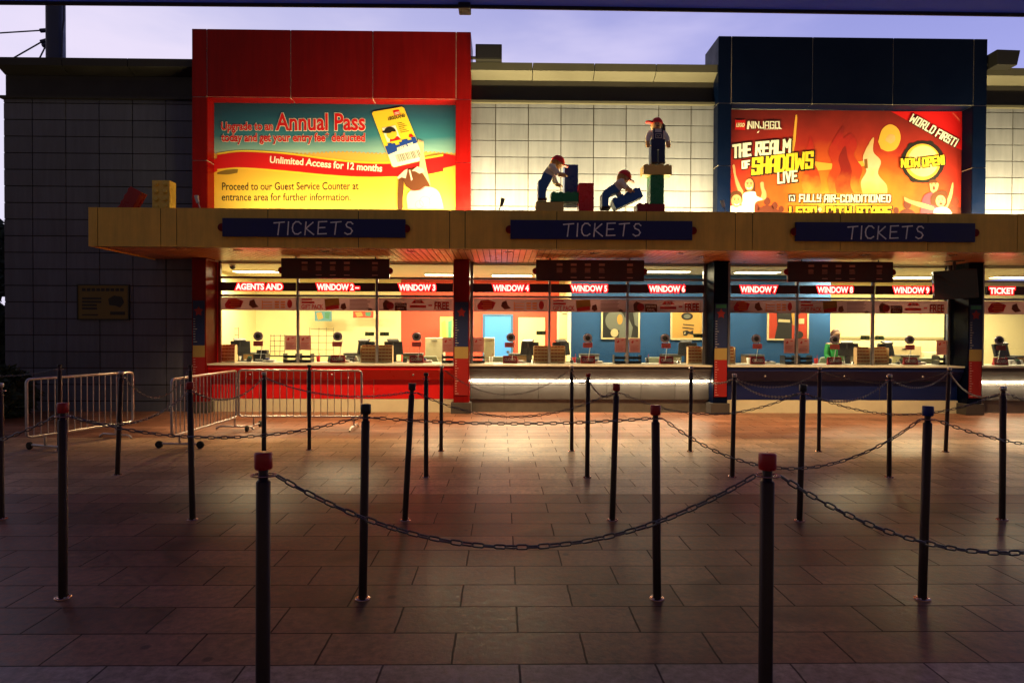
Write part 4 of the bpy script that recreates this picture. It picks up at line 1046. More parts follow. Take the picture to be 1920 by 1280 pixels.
post('C3', (799, 894), (799, 696), 'black', 'slim', 'slim black-topped post before the red counter under WINDOW 3')
post('C4', (1101, 895), (1103, 697), 'red', 'slim', 'slim post with a small red cap before the light strip under WINDOW 5')
post('C5', (1373, 894), (1377, 699), 'steel', 'slim', 'steel post beside the ruler pillar of the blue portal')
post('C6', (1667, 894), (1668, 700), 'steel', 'slim', 'steel post before the blue counter under WINDOW 9')
c0 = gp(-80, 890); RING['C0'] = Vector((c0.x, c0.y, .994))
post('D1', (111, 845), (112, 682), 'black', 'slim', 'far dim post behind the barrier by the unlit wall')
post('D2', (356, 845), (357, 682), 'black', 'slim', 'far dim post behind the angled barrier')
post('D3', (580, 843), (580, 683), 'black', 'slim', 'far post right behind the middle of the barrier before the red counter')
post('D4', (827, 845), (828, 684), 'steel', 'slim', 'far post nearest the red pillar beside WINDOW 3')
post('D5', (1072, 845), (1072, 685), 'steel', 'slim', 'far post before the middle of the light strip')
post('D6', (1294, 846), (1296, 686), 'steel', 'slim', 'far post before the light strip under WINDOW 6')
post('D7', (1535, 846), (1537, 688), 'steel', 'slim', 'far post before the blue counter under WINDOW 8')
post('D8', (1773, 847), (1780, 689), 'steel', 'slim', 'far leaning post before the dark infill beside the TV screen')
d9 = gp(2010, 847); RING['D9'] = Vector((d9.x, d9.y, .994)); d0 = gp(-110, 845); RING['D0'] = Vector((d0.x, d0.y, .994))

def chain(p0, p1, sag, label, lx=.044, wx=.0205, wr=.0031):
    p0, p1 = Vector(p0), Vector(p1); d = (p1 - p0); h = Vector((d.x, d.y, 0)).normalized()
    p0 = p0 + h * .041; p1 = p1 - h * .041
    K = 240; S = []
    for i in range(K + 1):
        t = i / K; q = p0.lerp(p1, t); q.z -= 4 * sag * t * (1 - t); S.append(q)
    L_ = [0]
    for i in range(K): L_.append(L_[-1] + (S[i + 1] - S[i]).length)
    pitch = lx - 2.6 * wr; n = max(4, int(round(L_[-1] / pitch))); pitch = L_[-1] / n
    mb = MB(); j = 0; rr = random.Random(int(abs(p0.x) * 1000))
    r = wx / 2 - wr; hl = lx / 2 - wx / 2
    path = []
    for k in range(7): a = R(-90 + 30 * k); path.append((hl + r * math.cos(a), r * math.sin(a)))
    for k in range(7): a = R(90 + 30 * k); path.append((-hl + r * math.cos(a), r * math.sin(a)))
    m5 = 5; M_ = len(path)
    base = []
    for i, (x, y) in enumerate(path):
        a, b = path[i - 1], path[(i + 1) % M_]; tx, ty = b[0] - a[0], b[1] - a[1]; l = math.hypot(tx, ty); nx, ny = ty / l, -tx / l
        for k in range(m5):
            an = 2 * math.pi * k / m5; base.append((x + nx * wr * math.cos(an), y + ny * wr * math.cos(an), wr * math.sin(an)))
    faces = [(i * m5 + k, i * m5 + (k + 1) % m5, ((i + 1) % M_) * m5 + (k + 1) % m5, ((i + 1) % M_) * m5 + k) for i in range(M_) for k in range(m5)]
    for q in range(n):
        s = (q + .5) * pitch
        while j < K - 1 and L_[j + 1] < s: j += 1
        c = S[j].lerp(S[j + 1], (s - L_[j]) / max(1e-9, L_[j + 1] - L_[j]))
        t = (S[min(j + 3, K)] - S[max(j - 2, 0)]).normalized(); side = t.cross(Vector((0, 0, 1))).normalized(); up = side.cross(t)
        ro = R(8 if q % 2 else 98) + rr.uniform(-.22, .22)
        u = up * math.cos(ro) + side * math.sin(ro); v = t.cross(u)
        mb.add([c + t * x + u * y + v * z for x, y, z in base], faces, True)
    o = mb.build('chain', M_CHAIN, fix=False); tag(o, label, 'chain', 'chains between the queue posts'); return o
def lowz(px, py, Y): return pt(px, py, Y).z
for a, b, lo, lb in (
    ('F1', 'F2', (960, 1025, None), 'nearest sagging chain, hung between the two nearest red-capped posts'),
    ('F2', 'F3', (1905, 1036, None), 'nearest chain running out of view past the blue-capped post'),
    ('A0', 'A1', (-60, 850, None), 'chain rising from the picture edge to the dull red-capped post'),
    ('A1', 'A2', (400, 820, None), 'dim chain crossing the barriers from the dull red cap to the dark-capped leaning post'),
    ('A2', 'A3', (960, 784, 'taut'), 'nearly taut chain across the bright floor between dark-capped and red-capped posts'),
    ('A3', 'A4', (1500, 878, None), 'sagging chain between the red-capped post and the blue-capped post'),
    ('A4', 'A5', (2030, 840, None), 'chain leaving the blue-capped post out of view'),
    ('A1', 'B1', (222, 790, None), 'reddish chain running away along the barrier by the unlit wall'),
    ('B1', 'C2', (420, 747, None), 'short pale chain in front of the angled barrier'),
    ('C1', 'D2', (285, 745, None), 'faint chain before the unlit wall between two barriers'),
    ('C2', 'B2', (640, 740, None), 'dark chain across the red counter under WINDOW 2'),
    ('B2', 'B3', (955, 781, None), 'sagging chain across the floor below the light strip'),
    ('B3', 'B4', (1310, 776, None), 'sagging chain passing the ruler pillar of the blue portal'),
    ('B4', 'B5', (1690, 777, None), 'sagging chain across the cream plinth of the blue counter'),
    ('B5', 'B6', (2060, 776, None), 'chain leaving the steel-capped post under TICKET out of view'),
    ('C4', 'B3', None, 'short chain from the small red cap to the larger red cap'),
    ('C5', 'B4', None, 'short chain from the ruler pillar to the black-capped post'),
    ('C6', 'B4', None, 'chain crossing the blue counter under WINDOW 8'),
    ('D5', 'C4', None, 'short faint chain right in front of the light strip'),
    ('D4', 'D5', (950, 740, None), 'faint far chain along the grey counter under WINDOW 4'),
    ('D6', 'C5', None, 'short far chain beside the ruler pillar'),
    ('C5', 'D7', None, 'dim chain across the blue counter under WINDOW 7'),
    ('D7', 'D8', (1655, 718, None), 'far dim chain across the blue counter under WINDOW 9'),
    ('C6', 'D8', None, 'dim chain from the post under WINDOW 9 towards the dark infill'),
    ('D8', 'B5', None, 'dim chain from the dark infill to the post under TICKET'),
    ('D0', 'D1', None, 'barely lit chain before the unlit wall at the picture edge')):
    p0, p1 = RING[a], RING[b]
    if lo is None: sg = .085 if (p1 - p0).length < 2.1 else .13
    else:
        Y = (p0.y + p1.y) / 2; sg = (p0.z + p1.z) / 2 - pt(lo[0], lo[1], Y).z
    chain(p0, p1, max(.03, min(.5, sg)), lb)

# ------------------------------------------------------------------ crowd barriers
def barrier(p0, p1, h0, h1, nbar, feet, label):
    p0, p1 = Vector((p0[0], p0[1], 0)), Vector((p1[0], p1[1], 0)); d = (p1 - p0); ln = d.length; ang = math.atan2(d.y, d.x)
    t = thing('crowd_barrier', label, 'barrier', (0, 0, 0), 'crowd barriers'); WORG[t.name] = Vector((0, 0, 0))
    r = .05
    path = []
    for cx, cz, a0 in ((ln - r, h1 - r, 0), (r, h1 - r, 90), (r, h0 + r, 180), (ln - r, h0 + r, 270)):
        for k in range(5):
            a = R(a0 + 22.5 * k); path.append((cx + r * math.cos(a), 0, cz + r * math.sin(a)))
    mb = MB(); mb.tube(path, .0165, 10, closed=True); mb.build('frame', M_BARR, t)
    mb = MB()
    for k in range(nbar):
        x = ln * (k + 1) / (nbar + 1); mb.cyl((x, 0, h0), (x, 0, h1), .0065, 7)
    mb.build('bars', M_BARR, t)
    for x, kind in feet:
        mb = MB(); mb.cyl((x, 0, h0), (x, 0, .055), .014, 8)
        mb.cyl((x, -.26, .055), (x, .26, .055), .014, 8) if kind != 'plain' else mb.tube([(x, -.28, .015), (x, -.22, .05), (x, .22, .05), (x, .28, .015)], .014, 8)
        if kind == 'wheel': mb.cyl((x, -.0, .06), (x, .0, .10), .014, 8)
        fo = mb.build('foot', M_BARR, t)
        if kind == 'wheel':
            for s in (-1, 1):
                mb = MB(); Mx = Matrix.Translation((x, s * .26, .047)) @ Matrix.Rotation(R(90), 4, 'Y')
                mb.lathe([(.016, -.018), (.038, -.018), (.046, -.012), (.046, .012), (.038, .018), (.016, .018)], n=18, M=Mx); mb.build('wheel', M_RUB, fo)
    t.location = p0; t.rotation_euler = (0, 0, ang); return t
def bp(px, Y): return (PX(px, Y, 760), Y)
barrier(bp(50, 7.75), bp(249, 9.15), .19, .885, 16, [(.22, 'wheel'), (1.2, 'plain')], 'steel barrier standing before the unlit panel wall')
barrier(bp(322, 7.95), bp(443, 9.72), .18, .875, 17, [(.18, 'wheel'), (1.72, 'plain')], 'angled steel barrier whose far end meets the barrier of the red counter')
barrier(bp(448, 9.74), bp(678, 9.74), .19, .885, 17, [(.22, 'wheel'), (1.72, 'plain')], 'steel barrier standing square before the red counter')
# ------------------------------------------------------------------ toy bricks and builders on the awning
M_TB = {'tan': mat('tan_brick', (.85, .56, .15), .35, var=.05), 'green': mat('green_brick', (.012, .24, .08), .3, var=.08), 'navy': mat('navy_brick', (.022, .06, .27), .3, var=.08),
        'red': mat('red_brick', (.80, .02, .016), .3, var=.06), 'maroon': mat('maroon_brick', (.38, .012, .014), .3, var=.06), 'blue': mat('blue_brick', (.02, .12, .50), .3, var=.06), 'yellow': mat('yellow_brick', (.92, .62, .10), .3, var=.05)}
TS = 10.2 / F                      # metres per photo pixel where the figures stand
def toy_brick(colr, L_, H_, D_, nx, ny, loc, label, rot=(0, 0, 0), stud=True):
    """brick lying along x, studs on top"""
    t = thing('toy_brick', label, 'toy brick', (0, 0, 0), 'giant toy bricks on the awning')
    mb = MB(); mb.box(-L_ / 2, L_ / 2, -D_ / 2, D_ / 2, 0, H_); mb.build('body', M_TB[colr], t, bevel=.006)
    if stud:
        mb = MB(); r = min(L_ / nx, D_ / ny) * .30
        for i in range(nx):
            for j in range(ny):
                mb.lathe([(r, H_ - .001), (r, H_ + r * .55), (r * .9, H_ + r * .68), (.001, H_ + r * .68)], ((i + .5) * L_ / nx - L_ / 2, (j + .5) * D_ / ny - D_ / 2, 0), 14)
        mb.build('studs', M_TB[colr], t)
    t.location = loc; t.rotation_euler = rot; return t
ZT_ = ZF
def tp(px, py, Y): return pt(px, py, Y)
def on(px, Y): return Vector((PX(px, Y, 385), Y, ZT_ - .02))
yq = 10.22; dd = .26
zpx = lambda py, px=1100, Y=10.12: PZ(py, Y, px)
def br(c, x0, x1, y0, y1, lb, nx=4, up=False, yc=yq, d=dd, studs=True, side=None):
    """a brick filling photo pixels x0..x1, y0..y1 (front face)"""
    yf = yc - d / 2; cx = (x0 + x1) / 2
    A, B = PX(x0, yf, (y0 + y1) / 2), PX(x1, yf, (y0 + y1) / 2); z1, z0 = PZ(y0, yf, cx), PZ(y1, yf, cx)
    if not up: return toy_brick(c, B - A, z1 - z0, d, nx, 2, ((A + B) / 2, yc, z0), lb, stud=studs)
    # standing on end, studs facing sideways (+x) or to the front
    o = toy_brick(c, z1 - z0, d if side == 'front' else B - A, B - A if side == 'front' else d, nx, 2, (0, 0, 0), lb)
    h = d if side == 'front' else B - A
    if side == 'front':
        o.rotation_euler = Matrix(((0, 1, 0), (0, 0, -1), (-1, 0, 0))).to_euler(); o.location = ((A + B) / 2, yc + d / 2, (z0 + z1) / 2)
    else:
        o.rotation_euler = (0, R(90), 0); o.location = (A, yc, (z0 + z1) / 2)
    return o
br('tan', 1005, 1057, 378.5, 397, 'tan giant brick under the feet of the builder pushing the navy brick', 3, studs=False)
br('green', 1033, 1085, 361, 378, 'green giant brick lying on the tan brick against the upright red brick', 4)
br('navy', 1058.5, 1084, 308.5, 384, 'navy giant brick standing on end held by a bending toy builder', 4, yc=yq + .27, studs=False)
br('red', 1085.5, 1113.5, 343, 397, 'bright red giant brick standing on end', 3, studs=False, yc=yq - .02)
br('maroon', 1194.5, 1246.5, 382.5, 398, 'dark red giant brick lying at the foot of the green column', 4)
br('green', 1219.5, 1245, 327.5, 382.4, 'green giant brick standing upright as a column', 4, studs=False, yc=yq + .03)
br('tan', 1207, 1260, 309.5, 327, 'tan giant brick on top of the green column', 4)
b = toy_brick('blue', 56 * TS, 18 * TS, dd, 4, 2, tp(1178, 383, yq), 'blue giant brick tilted up by the lower bending builder', rot=(0, R(-25), 0)); 
br('yellow', 285, 318, 338, 395, 'yellow giant brick standing on end with studs facing the queue', 4, up=True, side='front', yc=yq, d=.2)
toy_brick('maroon', 52 * TS, 22 * TS, .22, 4, 2, tp(258, 386, yq), 'dark red giant brick leaning against the yellow one', rot=(0, R(-62), R(8)))

M_FS = mat('figure_skin', (.85, .50, .22), .4); M_FSH = mat('figure_shirt', (.90, .84, .74), .5); M_FOV = mat('figure_overalls', (.03, .13, .42), .45); M_FOVD = mat('figure_navy_overalls', (.014, .026, .10), .45)
M_FCAP = mat('figure_cap', (.80, .02, .016), .4); M_FHR = mat('figure_hair', (.62, .28, .06), .5); M_FHD = mat('figure_dark_hair', (.05, .018, .012), .5); M_FSB = mat('figure_shoes', (.08, .035, .02), .5)
def bender(origin, sc, legs, hipx, torso, head, capdir, arms, label):
    """side-on toy builder; 2D outlines in crop units relative to the foot, extruded across"""
    t = thing('toy_builder', label, 'toy figure', (0, 0, 0), 'toy builder figures'); WORG[t.name] = Vector((0, 0, 0))
    S = lambda L_: [(x * sc, z * sc) for x, z in L_]
    W = .12
    mb = MB(); mb.m = 1; mb.prism(S(torso), -W, W)
    mb.m = 0; hx, hz, hr = head
    mb.sphere((hx * sc, 0, hz * sc), hr * sc, 18, 12, (.92, .9, 1.0))
    mb.cyl((hx * sc - .02, 0, (hz - 75) * sc), (hx * sc, 0, (hz - 30) * sc), .05, 12)
    for k, (sx, sz, ex, ez, qx, qz) in enumerate(arms):
        y = -W - .03 if k == 0 else W + .03
        mb.m = 1; mb.tube([(sx * sc, y, sz * sc), (ex * sc, y, ez * sc)], .052, 12, .044); mb.sphere((sx * sc, y, sz * sc), .054, 12, 8)
        mb.m = 0; mb.tube([(ex * sc, y, ez * sc), (qx * sc, y, qz * sc)], .04, 12, .034); mb.sphere((qx * sc, y, qz * sc), .036, 12, 8)
        for f in range(4): mb.tube([(qx * sc + .01, y - .02 + f * .013, qz * sc), (qx * sc + .045, y - .02 + f * .013, qz * sc - .006), (qx * sc + .062, y - .018 + f * .012, qz * sc - .025)], .0075, 6)
        mb.tube([(qx * sc, y + .025, qz * sc + .01), (qx * sc + .03, y + .034, qz * sc + .028)], .009, 6)
    mb.sphere(((hx + 62) * sc, 0, (hz - 8) * sc), .012, 8, 6); mb.m = 2
    for s in (-1, 1): mb.sphere(((hx + 55) * sc, s * .026, (hz + 12) * sc), .007, 8, 6)
    mb.build('body', [M_FS, M_FSH, M_PBLK], t, fix=False)
    mb = MB(); mb.prism(S(legs), -W - .012, W + .012)
    mb.build('overalls', M_FOV, t, bevel=.012)
    for s in (-1, 1):
        mb = MB(); y = s * .065; mb.box(-48 * sc, 62 * sc, y - .05, y + .05, 0, 34 * sc); mb.build('shoe', M_FSB, t, bevel=.014)
    rc = Matrix.Translation((hx * sc, 0, hz * sc)) @ Matrix.Rotation(R(capdir), 4, 'Y')
    mb = MB(); rs = []
    for k in range(7):
        a = R(2 + 86 * k / 6); rr = max(.02, math.cos(a)); rs.append([rc @ Vector((hr * 1.12 * sc * rr * math.cos(2 * math.pi * i / 18), hr * 1.06 * sc * rr * math.sin(2 * math.pi * i / 18), hr * 1.12 * sc * math.sin(a) + 8 * sc)) for i in range(18)])
    mb.rings(rs)
    pb = [(hr * 1.0 * sc, -.06), (hr * 1.7 * sc, -.05), (hr * 1.86 * sc, 0), (hr * 1.7 * sc, .05), (hr * 1.0 * sc, .06), (hr * .6 * sc, 0)]
    a_ = [rc @ Vector((x, y, 14 * sc)) for x, y in pb]; b_ = [rc @ Vector((x, y, 0)) for x, y in pb]; n = 6
    mb.add(a_ + b_, [tuple(range(n)), tuple(reversed(range(n, 2 * n)))] + [(i, n + i, n + (i + 1) % n, (i + 1) % n) for i in range(n)])
    mb.build('cap', M_FCAP, t)
    mb = MB(); mb.sphere(((hx - 22) * sc, 0, (hz - 14) * sc), hr * .98 * sc, 16, 10, (.9, 1.02, 1.0)); mb.build('hair', M_FHR, t)
    t.location = origin; return t
sc = TS / 6.4
f1 = tp(980 + 225 / 6.4, 200 + 1138 / 6.4, yq)
bender(f1, sc,
       [(-45, 20), (45, 20), (48, 90), (62, 150), (130, 280), (20, 330), (-15, 250), (-45, 225)], 0,
       [(15, 325), (70, 400), (110, 430), (160, 425), (175, 370), (135, 275), (100, 260)],
       (190, 462, 76), 24, [(110, 385, 190, 300, 255, 290), (140, 330, 180, 240, 215, 222)], 'red-capped toy builder bending over the navy upright brick')
f2 = tp(980 + 985 / 6.4, 200 + 1236 / 6.4, yq - .05)
bender(f2, sc,
       [(-48, 20), (28, 20), (30, 110), (60, 160), (165, 200), (90, 285), (50, 262), (-15, 215), (-45, 180)], 0,
       [(88, 285), (130, 330), (175, 355), (215, 345), (225, 290), (168, 195), (140, 195)],
       (228, 385, 76), 30, [(170, 300, 235, 235, 285, 205), (160, 260, 200, 185, 245, 160)], 'red-capped toy builder stooping over the tilted blue brick')
# standing builder, facing the queue
f3 = tp(980 + 1610 / 6.4, 309.5, yq)
t = thing('toy_builder', 'red-capped toy builder standing in navy overalls on the tan topped column', 'toy figure', (0, 0, 0), 'toy builder figures'); WORG[t.name] = Vector((0, 0, 0))
mb = MB(); mb.m = 1
mb.prism([(-78 * sc, 265 * sc), (78 * sc, 265 * sc), (66 * sc, 395 * sc), (50 * sc, 415 * sc), (-50 * sc, 415 * sc), (-66 * sc, 395 * sc)], -.075, .075)
mb.m = 0; mb.sphere((-10 * sc, 0, 470 * sc), 70 * sc, 18, 12, (.95, .95, .95)); mb.cyl((0, 0, 405 * sc), (0, 0, 430 * sc), .05, 12)
for s in (-1, 1):
    mb.m = 1; mb.sphere((s * 84 * sc, 0, 372 * sc), .05, 12, 8); mb.tube([(s * 84 * sc, 0, 372 * sc), (s * 112 * sc, -.02, 320 * sc), (s * 122 * sc, -.05, 262 * sc)], .047, 12, .04)
    mb.m = 0; mb.tube([(s * 122 * sc, -.05, 262 * sc), (s * 124 * sc, -.07, 225 * sc)], .034, 10); mb.sphere((s * 124 * sc, -.075, 222 * sc), .036, 12, 8)
    for f in range(4): mb.tube([(s * 124 * sc - .02 + f * .013, -.08, 218 * sc), (s * 124 * sc - .02 + f * .013, -.105, 200 * sc), (s * 124 * sc - .018 + f * .012, -.09, 190 * sc)], .0075, 6)
    mb.tube([(s * 124 * sc - s * .03, -.075, 226 * sc), (s * 124 * sc - s * .045, -.10, 206 * sc)], .009, 6)
mb.m = 2
for s in (-1, 1): mb.sphere((-16 * sc + s * .024, -.088, 478 * sc), .008, 8, 6)
mb.box(-.03, .012, -.094, -.085, 446 * sc, 452 * sc)
mb.build('body', [M_FS, M_FSH, M_PBLK], t, fix=False)
mb = MB()
for a, b in ((-84, -7), (7, 84)): mb.box(a * sc, b * sc, -.082, .082, 14 * sc, 170 * sc)
mb.box(-84 * sc, 84 * sc, -.088, .088, 169 * sc, 290 * sc); mb.box(-56 * sc, 56 * sc, -.092, -.07, 288 * sc, 372 * sc)
for s in (-1, 1): mb.box(s * 50 * sc - .012, s * 50 * sc + .012, -.088, .088, 360 * sc, 418 * sc)
mb.build('overalls', M_FOVD, t, bevel=.006)
mb = MB()
for a, b in ((-84, -7), (7, 84)): mb.box(a * sc, b * sc, -.12, .07, 0, 15 * sc)
mb.build('shoes', M_FSB, t, bevel=.006)
mb = MB(); q = (-36, 36, 300, 352); th = 5
for a, b, c, d in ((q[0], q[1], q[2], q[2] + th), (q[0], q[1], q[3] - th, q[3]), (q[0], q[0] + th, q[2] + th, q[3] - th), (q[1] - th, q[1], q[2] + th, q[3] - th)): mb.box(a * sc, b * sc, -.097, -.091, c * sc, d * sc)
mb.tube([(-20 * sc, -.095, 330 * sc), (-4 * sc, -.095, 318 * sc), (20 * sc, -.095, 334 * sc)], .004, 6); mb.build('pocket_patch', M_WHITE, t)
mb = MB(); rs = []
for k in range(7):
    a = R(2 + 86 * k / 6); rr = max(.02, math.cos(a)); rs.append([Vector((-2 * sc + 70 * sc * rr * math.cos(2 * math.pi * i / 18), 70 * sc * rr * math.sin(2 * math.pi * i / 18), 492 * sc + 78 * sc * math.sin(a))) for i in range(18)])
mb.rings(rs)
pb = [(-62, -.055), (-120, -.075), (-146, -.045), (-140, -.0), (-100, .02), (-55, .03)]
a_ = [Vector((x * sc, y, 515 * sc)) for x, y in pb]; b_ = [Vector((x * sc, y, 496 * sc)) for x, y in pb]
mb.add(a_ + b_, [tuple(range(6)), tuple(reversed(range(6, 12)))] + [(i, 6 + i, 6 + (i + 1) % 6, (i + 1) % 6) for i in range(6)])
mb.build('cap', M_FCAP, t)
mb = MB(); mb.sphere((8 * sc, .02, 470 * sc), 72 * sc, 16, 10, (.9, .9, .8)); mb.tube([(55 * sc, .03, 490 * sc), (82 * sc, .03, 470 * sc), (84 * sc, .02, 420 * sc), (78 * sc, 0, 395 * sc)], .038, 10, .022); mb.build('hair', M_FHD, t)
t.location = f3

# little arm lamps along the awning
def arm_lamp(px, py_top, s, m, lb):
    b0 = on(px - s * 3, 10.3); p = tp(px + s * 4, py_top, 10.3)
    t = thing('arm_lamp', lb, 'lamp', b0, 'small arm lamps on the awning')
    mb = MB(); mb.tube([b0, b0 + Vector((0, 0, .08)), b0.lerp(p, .6) + Vector((0, 0, .02)), p.lerp(b0, .3)], .009, 8); mb.build('arm', m, t)
    mb = MB(); mb.tube([p.lerp(b0, .42), p.lerp(b0, .2), p], .024, 12, .034); mb.build('lamp_head', m, t)
arm_lamp(372, 367, -1, M_WHITE, 'small white arm lamp at the edge of the red portal')
arm_lamp(939, 372, 1, mat('lamp_grey', (.16, .13, .10), .5), 'small dark arm lamp before the cream wall')
arm_lamp(1358, 376, -1, M_WHITE, 'small pale arm lamp at the edge of the blue portal')

# ------------------------------------------------------------------ roof and wall fittings
t = thing('floodlight', 'black box floodlight on an arm at the corner of the red portal', 'floodlight', pt(885, 112, 11.7), 'black floodlights on the portals')
Y = 11.7; A, B = pt(892, 88, Y), pt(941, 117, Y)
mb = MB(); mb.box(A.x, B.x, Y - .12, Y + .06, B.z, A.z); mb.build('housing', M_BLACK, t, bevel=.012)
mb = MB(); mb.cyl(pt(879, 109, Y + .05), pt(896, 109, Y - .02), .028, 10); mb.build('arm', M_DARK, t)
mb = MB(); mb.box(A.x + .03, B.x - .03, Y - .126, Y - .12, B.z + .03, A.z - .03); mb.build('lens', mat('dark_lens', (.02, .02, .025), .15), t)
t = thing('floodlight', 'black wedge floodlight tilted down at the corner of the blue portal', 'floodlight', pt(1853, 120, 11.7), 'black floodlights on the portals')
mb = MB(); P = [pt(1850, 104, Y), pt(1893, 105.5, Y), pt(1887, 133, Y), pt(1850, 132, Y)]
mb.prism([(p.x, p.z) for p in P], Y - .25, Y + .2); mb.build('housing', M_BLACK, t, bevel=.012)
mb = MB(); mb.cyl(pt(1845, 122, Y), pt(1853, 122, Y), .03, 10); mb.build('arm', M_DARK, t)
# tall mast with stay cables behind the wing
YM = 14.5; m0 = pt(104.5, 60, YM)
t = thing('mast', 'tall dark blue steel mast with stay cables behind the unlit wing', 'mast', (m0.x, YM, 0))
M_MAST = mat('mast_paint', (.035, .05, .12), .45, var=.1)
mb = MB(); mb.lathe([(.19, 0), (.185, 12)], (m0.x, YM, 0), 24); mb.build('pole', M_MAST, t)
mb = MB(); q = pt(126, 6, YM); q2 = pt(118, 60, YM); mb.tube([pt(121, -30, YM - .1), pt(120, 40, YM - .1), pt(117, 60, YM - .1), pt(116, 130, YM - .1)], .02, 8); mb.build('conduit', M_MAST, t)
for a, b in (((-60, 66), (84, 57)), ((15, 115), (85, 75)), ((70, 118), (88, 82))):
    mb = MB(); mb.cyl(pt(*a, YM), pt(*b, YM), .016, 8); mb.cyl(pt(b[0] - 8, b[1] + (1 if a[0] < 0 else 4), YM), pt(b[0] + 6, b[1], YM), .045, 10); mb.build('stay_cable', M_MAST, t)
# wall notice on the wing
A, B = pt(147, 535, YW - .02), pt(241, 598, YW - .02)
t = thing('notice_board', 'dark mustard notice board on the unlit panel wall', 'notice board', ((A.x + B.x) / 2, YW, B.z))
mb = MB(); mb.box(A.x, B.x, YW - .03, YW - .006, B.z, A.z); mb.build('panel', mat('notice_mustard', (.17, .115, .022), .5, var=.1), t, bevel=.004)
mb = MB(); fr = .02
for a, b, c, d in ((A.x - fr, B.x + fr, A.z + .0005, A.z + fr), (A.x - fr, B.x + fr, B.z - fr, B.z - .0005), (A.x - fr, A.x - .0005, B.z, A.z), (B.x + .0005, B.x + fr, B.z, A.z)): mb.box(a, b, YW - .04, YW - .006, c, d)
mb.build('frame', M_BLACK, t)
mb = MB(); f_ = lambda u, v: Vector((A.x + (B.x - A.x) * u, YW - .0325, A.z + (B.z - A.z) * v)); rr = random.Random(2)
def rcn(u0, v0, u1, v1): mb.add([f_(u0, v0), f_(u1, v0), f_(u1, v1), f_(u0, v1)], [(0, 1, 2, 3)])
for k in range(9): rcn(.08 + k * .095, .08, .08 + k * .095 + .075, .17)
for k in range(4): rcn(.08, .36 + k * .1, .42 + rr.uniform(-.05, .05), .42 + k * .1)
flat(mb, [(.6, .4), (.72, .3), (.88, .34), (.92, .5), (.84, .66), (.74, .6), (.62, .58)], lambda x, y, d=0: f_(x, y)); rcn(.64, .78, .94, .88); rcn(.08, .86, .4, .9)
mb.build('print', M_PBLK, t, fix=False)
# hanging television near the far pillar
Y = 11.3; t = thing('television', 'dark television hung on a bracket beside the sign WINDOW 9', 'television', pt(1796, 500, Y))
P = [pt(1750, 509, Y), pt(1832, 503, Y + .1), pt(1836, 558, Y + .12), pt(1753, 562, Y - .02)]
P2 = [p + Vector((.02, .09, 0)) for p in P]
mb = MB(); mb.add(P + P2, [(0, 1, 2, 3), (7, 6, 5, 4), (0, 4, 5, 1), (1, 5, 6, 2), (2, 6, 7, 3), (3, 7, 4, 0)]); mb.build('screen', mat('screen_black', (.02, .006, .006), .18), t, bevel=.008)
mb = MB(); c = (P[0] + P[2]) / 2; mb.cyl((c.x, Y + .12, P[0].z), (c.x, Y + .12, ZS), .025, 10); mb.box(c.x - .12, c.x + .12, Y + .02, Y + .22, ZS - .012, ZS - .001); mb.build('bracket', M_DARK, t)
# small dome camera in the first transom
t = thing('security_camera', 'small dome camera above the sign AGENTS AND', 'camera', pt(436, 492, YG - .15))
c = pt(436, 489, YG + .25); mb = MB(); mb.lathe([(.06, 0), (.06, -.03), (.05, -.04)], (c.x, c.y, ZI - .002), 16); mb.build('mount', M_WHITE, t)
mb = MB(); mb.sphere((c.x, c.y, ZI - .045), .052, 14, 8); mb.build('dome', M_BLACK, t)
# height charts on the pillars
NP = ['the red pillar beside the unlit wall', 'the red pillar between WINDOW 3 and WINDOW 4', 'the blue pillar between WINDOW 6 and WINDOW 7', 'the blue pillar below the television']
M_HB = mat('chart_blue', (.006, .014, .075), .45); M_HC = mat('chart_cream', (.26, .18, .06), .5); M_HR = mat('chart_red', (.24, .007, .007), .45)
for i, (x0, x1) in enumerate(PILX):
    px = sum(PIL[i][:2]) / 2; dy = (px - 865) * .0052; Y = YB - .004
    z = [PZ(v + dy, Y, px) for v in (566, 650, 672, 741)]
    a, b = x0 + .018, x1 - .018
    t = thing('height_chart', 'blue and red height chart on ' + NP[i], 'height chart', ((a + b) / 2, Y, z[3]), 'height charts on the pillars')
    mb = MB()
    for k, m_ in enumerate((0, 1, 2)): mb.m = m_; mb.box(a, b, Y - .006, Y, z[k + 1] + .0005 * (k < 2), z[k])
    mb.build('sheet', [M_HB, M_HC, M_HR], t, fix=False)
    mb = MB(); mb.m = 0
    for k in range(30):
        zz_ = z[3] + .03 + k * (z[0] - z[3] - .36) / 29
        if z[2] - .02 < zz_ < z[1] + .02: continue
        mb.box(a + .012, a + (.075 if k % 5 == 0 else .045), Y - .009, Y - .0065, zz_, zz_ + .006)
    mb.m = 1; cx = (a + b) / 2; cz = z[0] - .19
    star = [(cx + (.085 if k % 2 == 0 else .045) * math.sin(R(36 * k)), cz + (.095 if k % 2 == 0 else .05) * math.cos(R(36 * k))) for k in range(10)]
    mb.prism(star, Y - .009, Y - .0065); mb.m = 2 if i > 1 else 3
    mb.box(a + .02, b - .02, Y - .009, Y - .0065, z[0] - .085, z[0] - .02)
    mb.build('print', [mat('chart_tick', (.55, .50, .48), .5), M_HR, mat('chart_green', (.03, .22, .12), .5), M_HB], t, fix=False)
